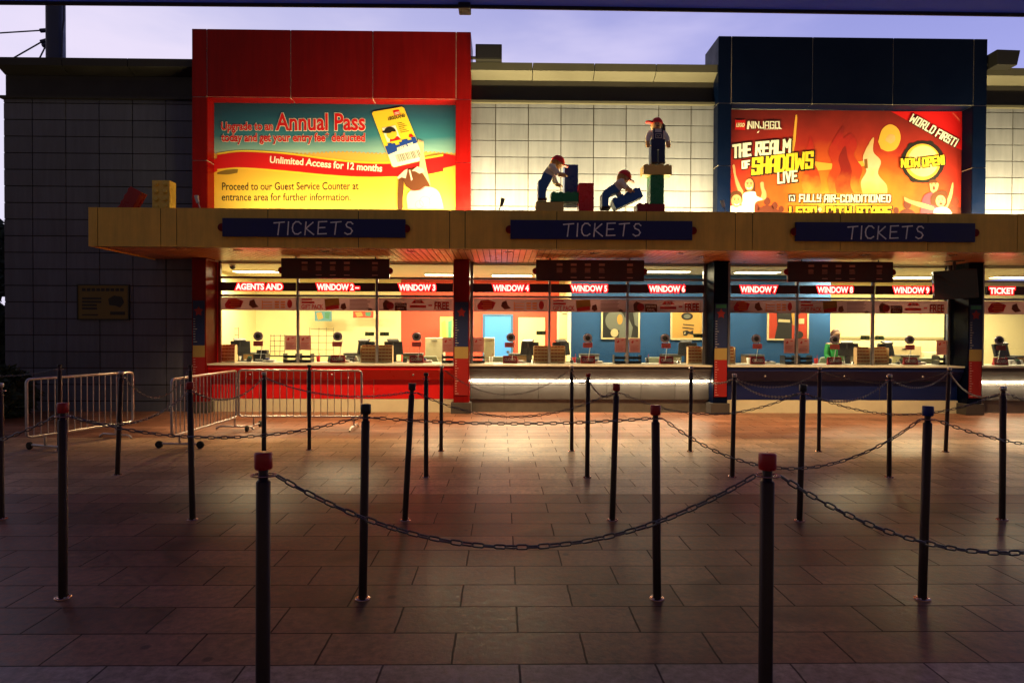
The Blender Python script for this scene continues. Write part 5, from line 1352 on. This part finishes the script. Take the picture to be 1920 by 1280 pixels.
# dark shrubs beyond the end of the wing
def shrub(x, y, h, r, n, lb, trunk):
    t = thing('shrub' if not trunk else 'tree', lb, 'shrub' if not trunk else 'tree', (x, y, 0)); rr = random.Random(int(h * 100))
    mb = MB()
    for k in range(n):
        a, b = rr.uniform(0, 2 * math.pi), rr.uniform(-1, 1); q = rr.random() ** .4
        p = Vector((x + r * q * math.cos(a) * math.sqrt(1 - b * b), y + r * q * math.sin(a) * math.sqrt(1 - b * b), h - r * (1.2 if trunk else 1) + b * r * (1.2 if trunk else 1)))
        if p.z < .03: continue
        u = Vector((rr.gauss(0, 1), rr.gauss(0, 1), rr.gauss(0, 1))).normalized(); v = u.orthogonal().normalized(); s = rr.uniform(.08, .17)
        mb.add([p - u * s, p + v * s * .4, p + u * s, p - v * s * .4], [(0, 1, 2, 3)])
    mb.build('crown' if trunk else 'foliage', mat('dark_leaves', (.03, .05, .025), .6, island=.4), t, fix=False)
    mb = MB(); mb.tube([(x, y, 0), (x + .03, y, h * .45), (x - .02, y + .05, h * .75)], .09 if trunk else .03, 9, .04 if trunk else .015); mb.build('trunk' if trunk else 'stem', M_BROWN, t)
shrub(PX(-62, 15, 600), 15.0, 4.3, .95, 5000, 'dark tree beyond the end of the unlit wing', True)
shrub(PX(12, 11.0, 760), 11.0, .80, .40, 1500, 'black shrub at the foot of the unlit wall', False)
shrub(PX(-45, 14, 600), 13.6, 2.3, .95, 4000, 'dark bushy shrub below the tree beyond the unlit wing', False)

# ------------------------------------------------------------------ behind the glass
yc_ = YG + .22; zc = ZT + .001
WN = ['AGENTS AND', 'WINDOW 2', 'WINDOW 3', 'WINDOW 4', 'WINDOW 5', 'WINDOW 6', 'WINDOW 7', 'WINDOW 8', 'WINDOW 9', 'TICKET']
def wx(px, y=yc_): return PX(px, y, 660)
def wz(py, px, y=yc_): return PZ(py, y, px)
PROTO = {}
def rep(kind, make, loc, label, cat, group):
    if kind not in PROTO: o = make(); PROTO[kind] = o; 
    else: o = copy_tree(PROTO[kind])
    o.location = loc; tag(o, label, cat, group); return o
M_RKT = mat('rack_wood', (.78, .50, .24), .5, var=.08); M_BRO = mat('brochure_orange', (.42, .11, .03), .5, island=.2)
def mk_rack():
    t = thing('brochure_rack', 'x', 'rack'); w, h = .27, .33
    mb = MB(); mb.box(-w / 2, w / 2, .05, .07, 0, h); mb.box(-w / 2 - .008, -w / 2, -.05, .07, 0, h * .96); mb.box(w / 2, w / 2 + .008, -.05, .07, 0, h * .96); mb.build('case', M_RKT, t)
    for k in range(5):
        z = .012 + k * h / 5.3; mb = MB(); mb.prism([(-w / 2 + .002, z), (w / 2 - .002, z), (w / 2 - .002, z + h / 9.5), (-w / 2 + .002, z + h / 9.5)], -.045 + k * .016, -.035 + k * .016); mb.build('shelf', M_RKT, t)
        mb = MB()
        for q in range(4): mb.box(-w / 2 + .008 + q * .064, -w / 2 + .064 + q * .064, -.033 + k * .016, -.029 + k * .016, z + .01, z + h / 5.2)
        mb.build('brochures', M_BRO, t)
    return t
for i, a, b, side in ((0, 414, 442, 'beside the window frame'), (1, 678, 704, 'beside the mullion'), (2, 709, 736, 'beside the mullion'), (3, 1002, 1027, 'beside the mullion'), (4, 1033, 1058, 'beside the mullion'), (5, 1290, 1316, 'beside the window frame'), (6, 1352, 1375, 'half hidden by the ruler pillar'), (7, 1604, 1632, 'beside the mullion'), (8, 1640, 1661, 'beside the mullion')):
    rep('rack', mk_rack, (wx((a + b) / 2), yc_, zc), f'tan brochure rack on the counter {side} under {WN[i]}', 'rack', 'brochure racks on the counters')
M_SPK = mat('speaker_mauve', (.30, .26, .34), .35, .6)
def mk_inter():
    t = thing('intercom', 'x', 'intercom'); Mx = Matrix.Rotation(R(90), 4, 'X')
    mb = MB(); mb.lathe([(.001, -.02), (.085, -.02), (.085, .008), (.075, .018), (.05, .014), (.001, .014)], n=24, M=Mx); mb.build('plate', M_SPK, t)
    mb = MB(); mb.lathe([(.001, .014), (.045, .014), (.045, .022), (.02, .026), (.001, .026)], n=20, M=Mx); mb.build('grille', M_BLACK, t)
    mb = MB(); mb.tube([(.06, .02, -.04), (.085, .03, -.09), (.05, .05, -.2), (.02, .06, -.42)], .007, 6); mb.build('cable', M_WHITE, t)
    return t
for i, px, py in ((0, 484, 630), (1, 633, 630.5), (2, 781, 631), (3, 958, 632.5), (4, 1102, 633.5), (5, 1247, 634), (6, 1418, 635), (7, 1565, 636.5), (8, 1706, 637), (9, 1874, 638)):
    p = pt(px, py, YG - .01); rep('inter', mk_inter, p, f'round intercom set in the glass under {WN[i]}', 'intercom', 'round intercoms in the glass')
M_RN = mat('notice_red', (.28, .03, .04), .5)
def mk_not():
    t = thing('notice_plate', 'x', 'notice'); mb = MB(); mb.box(-.088, .088, -.004, .004, -.046, .046); mb.build('plate', M_RN, t)
    mb = MB()
    for k in range(3): mb.box(-.07, .05 + .01 * k, -.006, -.0045, .018 - k * .024, .026 - k * .024)
    mb.build('print', M_STXT, t, fix=False); return t
for i, px, py in ((0, 484, 644), (1, 632, 645), (2, 781, 645.5), (3, 955, 646.5), (4, 1102, 647), (5, 1249, 648), (6, 1420, 649), (7, 1565, 650), (8, 1706, 651), (9, 1877, 652)):
    rep('not', mk_not, pt(px, py, YG - .016), f'small red notice on the glass below the intercom under {WN[i]}', 'notice', 'red notices below the intercoms')
def mk_closed():
    t = thing('closed_sign', 'x', 'sign'); mb = MB(); mb.profx([(-.03, 0), (.04, 0), (.01, .142), (-.0, .142)], -.135, .135); mb.build('plate', mat('closed_red', (.40, .018, .02), .4), t, bevel=.003)
    mb = MB(); put_text(mb, 'CLOSED', (-.105, .045), (.105, .045), .052, lambda x, y, d=0: Vector((x, -.034 + (.09 - y) * .211 - .0 , .09 - y)), .02)
    mb.build('lettering', M_WHITE, t, fix=False); return t
for i, a, b in ((1, 619, 648), (2, 768, 794), (3, 943, 970), (4, 1090, 1115), (5, 1237, 1262), (6, 1408, 1433), (7, 1552, 1577), (8, 1694, 1720), (9, 1864, 1888)):
    rep('closed', mk_closed, (wx((a + b) / 2, YG + .1), YG + .1, zc), f'red closed placard on the counter under {WN[i]}', 'sign', 'closed placards on the counters')
M_LEAF = tmat('leaflet_pink', (.58, .34, .32), .5)
def mk_leaf():
    t = thing('leaflet_poster', 'x', 'poster'); mb = MB(); mb.box(-.105, .105, -.002, .002, 0, .275); mb.build('sheet', M_LEAF, t)
    mb = MB(); mb.m = 0; flat(mb, [(-.07, .20), (-.03, .24), (-.02, .2), (-.05, .17)], lambda x, y, d=0: Vector((x, -.0035, y))); flat(mb, [(.01, .235), (.06, .24), (.06, .22), (.02, .22)], lambda x, y, d=0: Vector((x, -.0035, y)))
    for k in range(5): mb.box(-.08, .07 - .015 * (k % 3), -.004, -.0025, .13 - k * .022, .136 - k * .022)
    mb.build('print', M_SRED, t, fix=False); return t
for i, px, py in ((0, 545, 656), (1, 572.5, 656), (2, 840, 660), (3, 897, 660), (4, 1163, 660.5), (5, 1190, 661), (6, 1480, 662), (7, 1506.5, 662), (8, 1766, 665)):
    rep('leaf', mk_leaf, pt(px, py, YG + .02), f'pink leaflet stuck to the glass by the edge of {WN[i]}', 'poster', 'pink leaflets on the glass')
def mk_tray():
    t = thing('paper_tray', 'x', 'tray'); mb = MB()
    for z in (0, .085):
        mb.box(-.12, .12, -.1, .12, z, z + .012); mb.box(-.12, -.108, -.1, .12, z + .012, z + .08); mb.box(.108, .12, -.1, .12, z + .012, z + .08); mb.box(-.107, .107, -.1, -.09, z + .012, z + .05)
    mb.build('tray_body', M_BLACK, t); mb = MB(); mb.box(-.1, .1, -.08, .1, .0125, .03); mb.box(-.1, .1, -.08, .1, .0975, .112); mb.build('papers', M_CHALK, t); return t
for i, px in ((0, 546), (1, 574), (2, 841), (3, 897), (4, 1162), (5, 1189), (6, 1479), (7, 1507), (8, 1766)):
    rep('tray', mk_tray, (wx(px, YG + .2), YG + .2, zc), f'black two-tier paper tray on the counter by the edge of {WN[i]}', 'tray', 'black paper trays on the counters')
def mk_term():
    t = thing('till_terminal', 'x', 'till')
    Mx = Matrix.Translation((0, .05, .16)) @ Matrix.Rotation(R(-14), 4, 'X')
    mb = MB(); mb.box(-.18, .18, -.02, .03, -.0, .26, Mx); mb.build('monitor', M_BLACK, t, bevel=.012)
    mb = MB(); mb.box(-.14, .14, -.06, .16, 0, .03); mb.box(-.05, .05, .04, .10, .03, .2); mb.build('stand', M_DARK, t, bevel=.006)
    mb = MB(); Mz = Matrix.Translation((-.02, .06, .42)) @ Matrix.Rotation(R(20), 4, 'X'); mb.box(-.11, .11, -.06, .05, 0, .035, Mz); mb.build('customer_display', M_DARK, t, bevel=.006)
    mb = MB(); mb.cyl((-.02, .07, .3), (-.02, .07, .43), .014, 8); mb.build('display_pole', M_DARK, t); return t
for i, px, rz, dy in ((0, 452, .5, .55), (1, 682, -.35, .5), (2, 740, .4, .5), (3, 990, -.4, .5), (4, 1056, .4, .5), (5, 1287, -.5, .5), (7, 1590, -.5, .55), (8, 1668, .3, .6), (9, 1884, .2, .6)):
    o = rep('term', mk_term, (wx(px, YG + dy), YG + dy, zc - .02), f'black till terminal seen from behind under {WN[i]}', 'till', 'till terminals behind the glass'); o.rotation_euler = (0, 0, rz)
# the work desk the terminals stand on
for a, b, lb in ((404, 858, 'work desk behind the glass of the red counter'), (884, 1326, 'work desk behind the glass over the light strip'), (1366, 1780, 'work desk behind the glass of the blue counter'), (1840, 1990, 'work desk behind the glass under TICKET')):
    x0, x1 = wx(a, YG + .7), wx(b, YG + .7); t = thing('work_desk', lb, 'desk', ((x0 + x1) / 2, YG + .7, .03), 'work desks behind the glass')
    mb = MB(); mb.box(x0, x1, YG + .42, YG + 1.0, zc - .055, zc - .022); mb.build('top', mat('desk_top', (.42, .36, .24), .5), t, bevel=.004)
    for x in (x0 + .03, x1 - .03): mb = MB(); mb.box(x - .02, x + .02, YG + .45, YG + .97, .031, zc - .056); mb.build('leg', M_GREYD, t)
def mk_chair():
    t = thing('office_chair', 'x', 'chair'); mb = MB()
    mb.prism([(-.22, .02), (.22, .02), (.24, .3), (.2, .4), (-.2, .4), (-.24, .3)], .0, .06); mb.build('backrest', mat('chair_olive', (.30, .33, .24), .7, var=.08), t, bevel=.02)
    mb = MB(); mb.box(-.24, .24, -.45, .02, -.06, .02); mb.build('seat', MATS['chair_olive'], t, bevel=.02)
    mb = MB(); mb.cyl((0, -.2, -.06), (0, -.2, -.44), .03, 10)
    for k in range(5): a = k * 2 * math.pi / 5; mb.tube([(0, -.2, -.44), (.28 * math.cos(a), -.2 + .28 * math.sin(a), -.50)], .02, 8)
    mb.build('pedestal', M_DARK, t); return t
for i, px in ((1, 650), (2, 800), (3, 941), (5, 1233), (8, 1735)):
    y = YG + 1.25; o = rep('chair', mk_chair, (wx(px, y), y, .57), f'olive office chair behind the counter under {WN[i]}', 'chair', 'office chairs behind the counters')
M_GS = mat('exit_green', (.06, .22, .12), .5)
def mk_gs():
    t = thing('green_sign', 'x', 'sign'); mb = MB(); mb.box(-.085, .085, -.004, .004, -.036, .036); mb.build('plate', M_GS, t)
    mb = MB(); mb.box(-.06, -.01, -.006, -.0045, -.02, .02); mb.box(.01, .06, -.006, -.0045, -.012, .014); mb.build('print', mat('sign_tan', (.4, .42, .2), .5), t, fix=False); return t
for i, px, py, lb in ((1, 693, 626, 'small green sign on the glass by the mullion under WINDOW 2'), (2, 721, 626, 'small green sign on the glass by the mullion under WINDOW 3'), (3, 1014.5, 624, 'small green sign before the cream door under WINDOW 4'), (5, 1308.5, 629, 'small green sign before the orange picture under WINDOW 6'), (7, 1622, 632.5, 'small dark green sign by the mullion under WINDOW 8'), (8, 1649, 633, 'small dark green sign by the mullion under WINDOW 9')):
    rep('gs', mk_gs, pt(px, py, YG + .015), lb, 'sign', 'small green signs on the glass')
# pictures on the blue partition and the coral wall
def picture(a, b, c, d, Y, base, shapes, lb):
    A, B = pt(a, c, Y), pt(b, d, Y); t = thing('wall_picture', lb, 'picture', ((A.x + B.x) / 2, Y, B.z), 'framed pictures on the blue partition')
    mb = MB(); mb.box(A.x, B.x, Y - .025, Y - .003, B.z, A.z); mb.build('canvas', base, t)
    mb = MB(); f = .035
    for p, q, r_, s in ((A.x - f, B.x + f, A.z + .0005, A.z + f), (A.x - f, B.x + f, B.z - f, B.z - .0005), (A.x - f, A.x - .0005, B.z, A.z), (B.x + .0005, B.x + f, B.z, A.z)): mb.box(p, q, Y - .035, Y - .003, r_, s)
    mb.build('frame', mat('picture_frame_cream', (.72, .62, .34), .5), t)
    mb = MB(); mats = []
    for k, (m_, pts) in enumerate(shapes):
        if m_ not in mats: mats.append(m_)
        mb.m = mats.index(m_); flat(mb, pts, lambda x, y, dd=0: Vector((A.x + (B.x - A.x) * x, Y - .028 - k * .0015, A.z + (B.z - A.z) * y)))
    mb.build('print', mats, t, fix=False)
mg = mat('pic_grey', (.16, .17, .14), .5); mo = mat('pic_ochre', (.50, .28, .06), .5); mk_ = mat('pic_dark', (.02, .02, .018), .5); mc = mat('pic_cream', (.62, .52, .28), .5); mr = mat('pic_red', (.50, .05, .02), .5)
picture(1130, 1196, 584, 633, YBL, mk_, [(mg, ell(.35, .35, .28, .4, 20)), (mg, [(.45, 1), (.5, .3), (.7, .2), (.85, .6), (.8, 1)]), (mo, ell(.48, .3, .08, .2, 14)), (mc, ell(.33, .82, .11, .16, 16)), (mg, [(.85, .05), (1, 0), (1, .6), (.9, .5)])], 'dark picture with grey and ochre shapes between WINDOW 5 and WINDOW 6')
picture(1260, 1315, 584, 634, YBL, mat('pic_orange', (.62, .36, .09), .5), [(mk_, ell(.5, .18, .2, .14, 16)), (mg, ell(.5, .18, .12, .08, 14)), (mk_, [(.36, .46), (.74, .5), (.74, .54), (.36, .5)]), (mk_, [(.34, .58), (.72, .62), (.72, .66), (.34, .62)]), (mk_, [(.36, .74), (.5, .7), (.6, .76), (.7, .7), (.72, .86), (.55, .82), (.5, .9), (.38, .9)]), (mc, [(.4, .78), (.46, .76), (.44, .85), (.4, .85)])], 'orange picture with black stripes under WINDOW 6')
picture(1441, 1512, 584, 635, YBL, mr, [(mk_, [(.2, .0), (.85, .0), (.6, .45), (.6, 1), (.15, 1), (.22, .5)]), (mc, [(.25, .28), (.55, .3), (.55, .4), (.24, .38)]), (mo, [(.58, .05), (.7, .05), (.7, .5), (.62, .5)]), (mc, [(.78, .25), (.92, .25), (.92, .45), (.78, .45)]), (mk_, ell(.78, .85, .12, .14, 14))], 'red picture with a black shape between WINDOW 7 and WINDOW 8')
# file cabinets, boxes and small clutter
def cab(a, b, c, Y, m, lb, d=.4, base=.031, handle=True):
    x0, x1 = wx(a, Y), wx(b, Y); z1 = PZ(c, Y, (a + b) / 2); t = thing('file_cabinet', lb, 'cabinet', ((x0 + x1) / 2, Y, base))
    mb = MB(); mb.box(x0, x1, Y, Y + d, base, z1); mb.build('carcass', m, t, bevel=.008)
    n = 3
    for k in range(n):
        mb = MB(); h = (z1 - base) / n; mb.box(x0 + .015, x1 - .015, Y - .014, Y - .001, base + k * h + .01, base + (k + 1) * h - .01); o = mb.build('drawer', m, t, bevel=.003)
        mb = MB(); cx = (x0 + x1) / 2; mb.box(cx - .06, cx + .06, Y - .03, Y - .0145, base + (k + 1) * h - .07, base + (k + 1) * h - .055); mb.build('handle', M_STEEL, o)
M_CAB = mat('cabinet_cream', (.62, .56, .36), .5)
cab(797, 832, 633, 14.2, M_CAB, 'cream drawer cabinet under WINDOW 3'); cab(907, 927, 633, 14.0, M_CAB, 'cream drawer cabinet beside the sky blue door'); cab(1046, 1071, 583, 14.9, M_CAB, 'tall cream cabinet at the end of the blue partition', .3)
cab(1663, 1728, 648, 14.6, mat('cabinet_tan', (.42, .34, .18), .5), 'low tan cabinet in the far office under WINDOW 9'); cab(1730, 1775, 660, 14.9, M_CAB, 'low cream cabinet in the far office beside the dark infill')
# shelving and equipment in the first two bays
def clutter(i, lst):
    for name, cat_, px, py, w_, h_, d_, m_, lb, Y in lst:
        A = Vector((PX(px, Y, py), Y, PZ(py, Y, px))); t = thing(name, lb, cat_, A, dict(pen_pot='pen pots on the counters', printer='printers on the counters').get(name))
        if name == 'wire_stand':
            mb = MB(); rr = random.Random(px)
            for k in range(4): mb.cyl((A.x - w_ / 2 + k * w_ / 3, Y, A.z), (A.x - w_ / 2 + k * w_ / 3 + rr.uniform(-.02, .02), Y, A.z + h_), .006, 6)
            for k in range(5): mb.cyl((A.x - w_ / 2, Y, A.z + k * h_ / 4.2), (A.x + w_ / 2, Y, A.z + k * h_ / 4.2), .006, 6)
            mb.build('wire_frame', m_, t)
            mb = MB(); mb.box(A.x - w_ / 2 - .02, A.x + w_ / 2 + .02, Y - .06, Y + .06, A.z, A.z + .02); mb.build('base', M_DARK, t)
        elif name == 'printer':
            mb = MB(); mb.box(A.x - w_ / 2, A.x + w_ / 2, Y, Y + d_, A.z, A.z + h_ * .7); mb.build('body', m_, t, bevel=.015)
            mb = MB(); mb.box(A.x - w_ / 2 + .02, A.x + w_ / 2 - .02, Y + d_ * .5, Y + d_, A.z + h_ * .7, A.z + h_); mb.build('lid', M_DARK, t, bevel=.01)
            mb = MB(); mb.box(A.x - w_ * .3, A.x + w_ * .3, Y - .004, Y - .001, A.z + h_ * .2, A.z + h_ * .35); mb.build('slot', M_STEEL, t)
        elif name == 'pen_pot':
            mb = MB(); mb.lathe([(w_ / 2, 0), (w_ / 2 * 1.1, h_ * .6), (w_ / 2, h_ * .6), (w_ / 2 * .9, .01)], A, 12); mb.build('pot', m_, t)
            mb = MB(); rr = random.Random(px)
            for k in range(4): mb.cyl(A + Vector((rr.uniform(-.02, .02), rr.uniform(-.02, .02), .02)), A + Vector((rr.uniform(-.04, .04), rr.uniform(-.04, .04), h_)), .004, 6)
            mb.build('pens', M_STEEL, t)
DK = zc - .022
yd = YG + .3
py_ = lambda px: 682 + (px - 485) * .0055
L_ = []
for i, px in ((0, 466), (3, 1000), (4, 1072), (5, 1272), (7, 1600), (8, 1684)): L_.append(('pen_pot', 'pen pot', px, 681 + (px - 485) * .005, .07, .15, .07, M_STEEL if i % 2 else M_BLACK, f'small pot of pens on the counter under {WN[i]}', yd))
L_ += [('printer', 'printer', 486, 680.5, .24, .25, .25, M_BLACK, 'small black ticket printer on the counter under AGENTS AND', YG + .42), ('printer', 'printer', 655, 681, .2, .14, .2, M_DARK, 'small black printer on the counter under WINDOW 2', YG + .42),
       ('printer', 'printer', 1020, 682, .2, .12, .2, M_BLACK, 'small black printer on the counter under WINDOW 4', YG + .44), ('printer', 'printer', 1906, 685, .26, .16, .22, M_CHALK, 'white printer on the counter under TICKET', YG + .5),
       ('wire_stand', 'stand', 520, 668, .3, .45, .1, M_DARK, 'dark wire display stand under AGENTS AND', YG + 1.3), ('wire_stand', 'stand', 604, 668, .5, .62, .1, mat('wire_olive', (.16, .13, .06), .5), 'wide wire display stand under WINDOW 2', YG + 1.8), ('wire_stand', 'stand', 432, 664, .34, .6, .1, M_DARK, 'tall wire display stand beside the frame under AGENTS AND', YG + 2.2)]
clutter(0, L_)
for i in range(10):
    a, b = BAYS[i]; rr = random.Random(50 + i); y = YG + .24
    px = a + 20 + rr.random() * 8
    L2 = []
    x = wx(a + (b - a) * (.36 + .1 * rr.random())); t = thing('card_reader', f'small dark card reader on the counter under {WN[i]}', 'card reader', (x, y - .06, zc), 'card readers on the counters')
    mb = MB(); Mr = Matrix.Translation((x, y - .06, zc + .05)) @ Matrix.Rotation(R(-38), 4, 'X'); mb.box(-.04, .04, -.015, .015, -.05, .07, Mr); mb.build('body', M_DARK, t, bevel=.006)
    mb = MB(); mb.box(-.03, .03, -.019, -.0155, .02, .06, Mr); mb.build('screen', M_GS, t)
    mb = MB(); mb.tube([(x, y, zc + .03), (x + .05, y + .1, zc + .01), (x + .12, y + .25, zc + .006)], .005, 6); mb.build('cable', M_BLACK, t)
    x = wx(a + (b - a) * (.55 + .12 * rr.random())); t = thing('paper_stack', f'low stack of paper slips on the counter under {WN[i]}', 'paper', (x, y, zc), 'paper stacks on the counters')
    mb = MB()
    for k in range(5): mb.box(x - .1 + rr.uniform(-.012, .012), x + .1 + rr.uniform(-.012, .012), y - .06, y + .08, zc + k * .009, zc + k * .009 + .008)
    mb.build('sheets', M_WHITE, t, fix=False); mb = MB(); mb.box(x - .06, x + .0, y - .05, y + .03, zc + .046, zc + .075); mb.build('stamp_pad', M_CAPR if i % 2 else M_CAPB, t, bevel=.004)
    x = wx(a + (b - a) * (.22 + .1 * rr.random()), YG + .6); t = thing('drink_cup', f'drink cup on the work desk under {WN[i]}', 'cup', (x, YG + .6, DK), 'drink cups on the work desks')
    mb = MB(); mb.lathe([(.03, 0), (.04, .12), (.036, .12), (.027, .006)], (x, YG + .6, DK), 14); mb.build('body', (M_WHITE, M_SRED, M_BLACK)[i % 3], t); mb = MB(); mb.cyl((x, YG + .6, DK + .02), (x + .03, YG + .6, DK + .19), .004, 6); mb.build('straw', M_CAPR, t)
    y2 = YG + 1.6; x = wx(a + (b - a) * (.3 + .4 * rr.random()), y2)
    t = thing('storage_box', f'{("brown", "grey", "olive")[i % 3]} storage box on a stool behind {WN[i]}', 'box', (x, y2, .03), 'storage boxes behind the counters')
    mb = MB(); mb.box(x - .2, x + .2, y2, y2 + .3, .7, .98); mb.build('carton', (mat('carton_brown', (.34, .2, .08), .7), mat('carton_grey', (.3, .3, .28), .7), mat('carton_olive', (.22, .2, .1), .7))[i % 3], t, bevel=.008)
    mb = MB(); mb.box(x - .21, x + .21, y2 - .01, y2 + .31, .982, 1.02); mb.build('lid', M_GREYD, t, bevel=.006)
    mb = MB(); mb.box(x - .1, x + .1, y2 - .004, y2 - .001, .8, .88); mb.build('paper_label', M_WHITE, t, fix=False)
    mb = MB()
    mb.box(x - .22, x + .22, y2 - .02, y2 + .32, .66, .698)
    for sx in (-.18, .18):
        for sy in (.02, .28): mb.box(x + sx - .02, x + sx + .02, y2 + sy - .02, y2 + sy + .02, .031, .66)
    mb.build('stool', M_GREYD, t)
# hanging paper posters in the first bays
for a, b, c, d, Y, m_, lb in ((590, 622, 583, 602, 15.2, mat('poster_teal', (.10, .26, .28), .6), 'teal poster high on the cream wall under WINDOW 2'), (662, 700, 583, 596, 15.2, mr, 'red and green bunting on the cream wall under WINDOW 2'), (825, 850, 594, 650, 15.2, mat('poster_lime', (.32, .42, .10), .6), 'lime poster on the coral wall under WINDOW 3')):
    A, B = pt(a, c, Y), pt(b, d, Y); t = thing('wall_poster', lb, 'poster', ((A.x + B.x) / 2, Y, B.z)); mb = MB(); mb.box(A.x, B.x, Y, Y + .01, B.z, A.z); mb.build('sheet', m_, t)
    mb = MB(); mb.m = 0; flat(mb, [(.1, .2), (.4, .1), (.5, .7), (.2, .9)], lambda x, y, dd=0: Vector((A.x + (B.x - A.x) * x, Y - .003, A.z + (B.z - A.z) * y))); mb.m = 1; flat(mb, [(.6, .15), (.9, .1), (.85, .8), (.62, .7)], lambda x, y, dd=0: Vector((A.x + (B.x - A.x) * x, Y - .003, A.z + (B.z - A.z) * y)))
    mb.build('print', [mo, M_GS], t, fix=False)

# the clerk in green behind WINDOW 8
Y = YG + 1.35; P = pt(1566, 690, Y); x = P.x; zt = PZ(617, Y, 1566)
t = thing('person', 'seated clerk in a green shirt behind the glass under WINDOW 8', 'person', (x, Y, .45)); WORG[t.name] = Vector((x, Y, .45))
def skin_body(name, pts, edges, rad, mats_fn, mats, parent):
    me = bpy.data.meshes.new(name); me.from_pydata([tuple(Vector(p) - WORG[parent.name]) for p in pts], edges, [])
    o = bpy.data.objects.new(name, me); COL.objects.link(o)
    md = o.modifiers.new('skin', 'SKIN'); md.use_smooth_shade = True
    for i, r in enumerate(rad): me.skin_vertices[0].data[i].radius = (r, r)
    me.skin_vertices[0].data[0].use_root = True
    su = o.modifiers.new('sub', 'SUBSURF'); su.levels = 2; su.render_levels = 2
    dg = bpy.context.evaluated_depsgraph_get(); dg.update()
    m2 = bpy.data.meshes.new_from_object(o.evaluated_get(dg)); bpy.data.objects.remove(o)
    for m_ in mats: m2.materials.append(m_)
    for p in m2.polygons: p.material_index = mats_fn(p.center + WORG[parent.name])
    o = bpy.data.objects.new(name, m2); COL.objects.link(o); o.parent = parent; return o
hz = zt - .12
pts = [(x, Y, .62), (x, Y, .85), (x, Y - .01, hz - .30), (x, Y - .02, hz - .17), (x, Y - .03, hz - .08), (x, Y - .04, hz + .02), (x, Y - .03, hz + .08)]
ed_ = [(i, i + 1) for i in range(6)]; rad = [.15, .14, .15, .06, .07, .085, .06]
for s in (-1, 1):
    k = len(pts); pts += [(x + s * .17, Y, hz - .22), (x + s * .22, Y - .05, hz - .46), (x + s * .14, Y - .26, hz - .56), (x + s * .12, Y - .34, hz - .56)]; rad += [.065, .05, .04, .034]; ed_ += [(2, k), (k, k + 1), (k + 1, k + 2), (k + 2, k + 3)]
    for f in range(4):
        q = len(pts); bx = x + s * .12 - .03 + f * .02; pts += [(bx, Y - .39, hz - .565), (bx, Y - .43, hz - .585)]; rad += [.010, .008]; ed_ += [(k + 3, q), (q, q + 1)]
M_CSK = mat('clerk_skin', (.45, .25, .15), .5); M_CSH = mat('clerk_shirt', (.02, .30, .07), .7)
skin_body('body', pts, ed_, rad, lambda c: 1 if (hz - .72 < c.z < hz - .19 and c.y > Y - .2) else 0, [M_CSK, M_CSH], t)
mb = MB(); mb.sphere((x, Y + .0, hz + .03), .098, 16, 10, (.92, .98, 1.02), lo=0); mb.sphere((x, Y + .035, hz + .0), .088, 14, 8); mb.build('hair', M_BROWN, t)
mb = MB()
for s in (-1, 1): mb.sphere((x + s * .033, Y - .118, hz + .01), .010, 8, 6)
mb.box(x - .025, x + .025, Y - .118, Y - .108, hz - .062, hz - .054); mb.sphere((x, Y - .125, hz - .02), .014, 8, 6); mb.build('face', M_PBLK, t)
o = copy_tree(PROTO['chair'], loc=(x, Y + .2, .57)); tag(o, 'olive office chair the clerk in green sits on', 'chair', 'office chairs behind the counters')
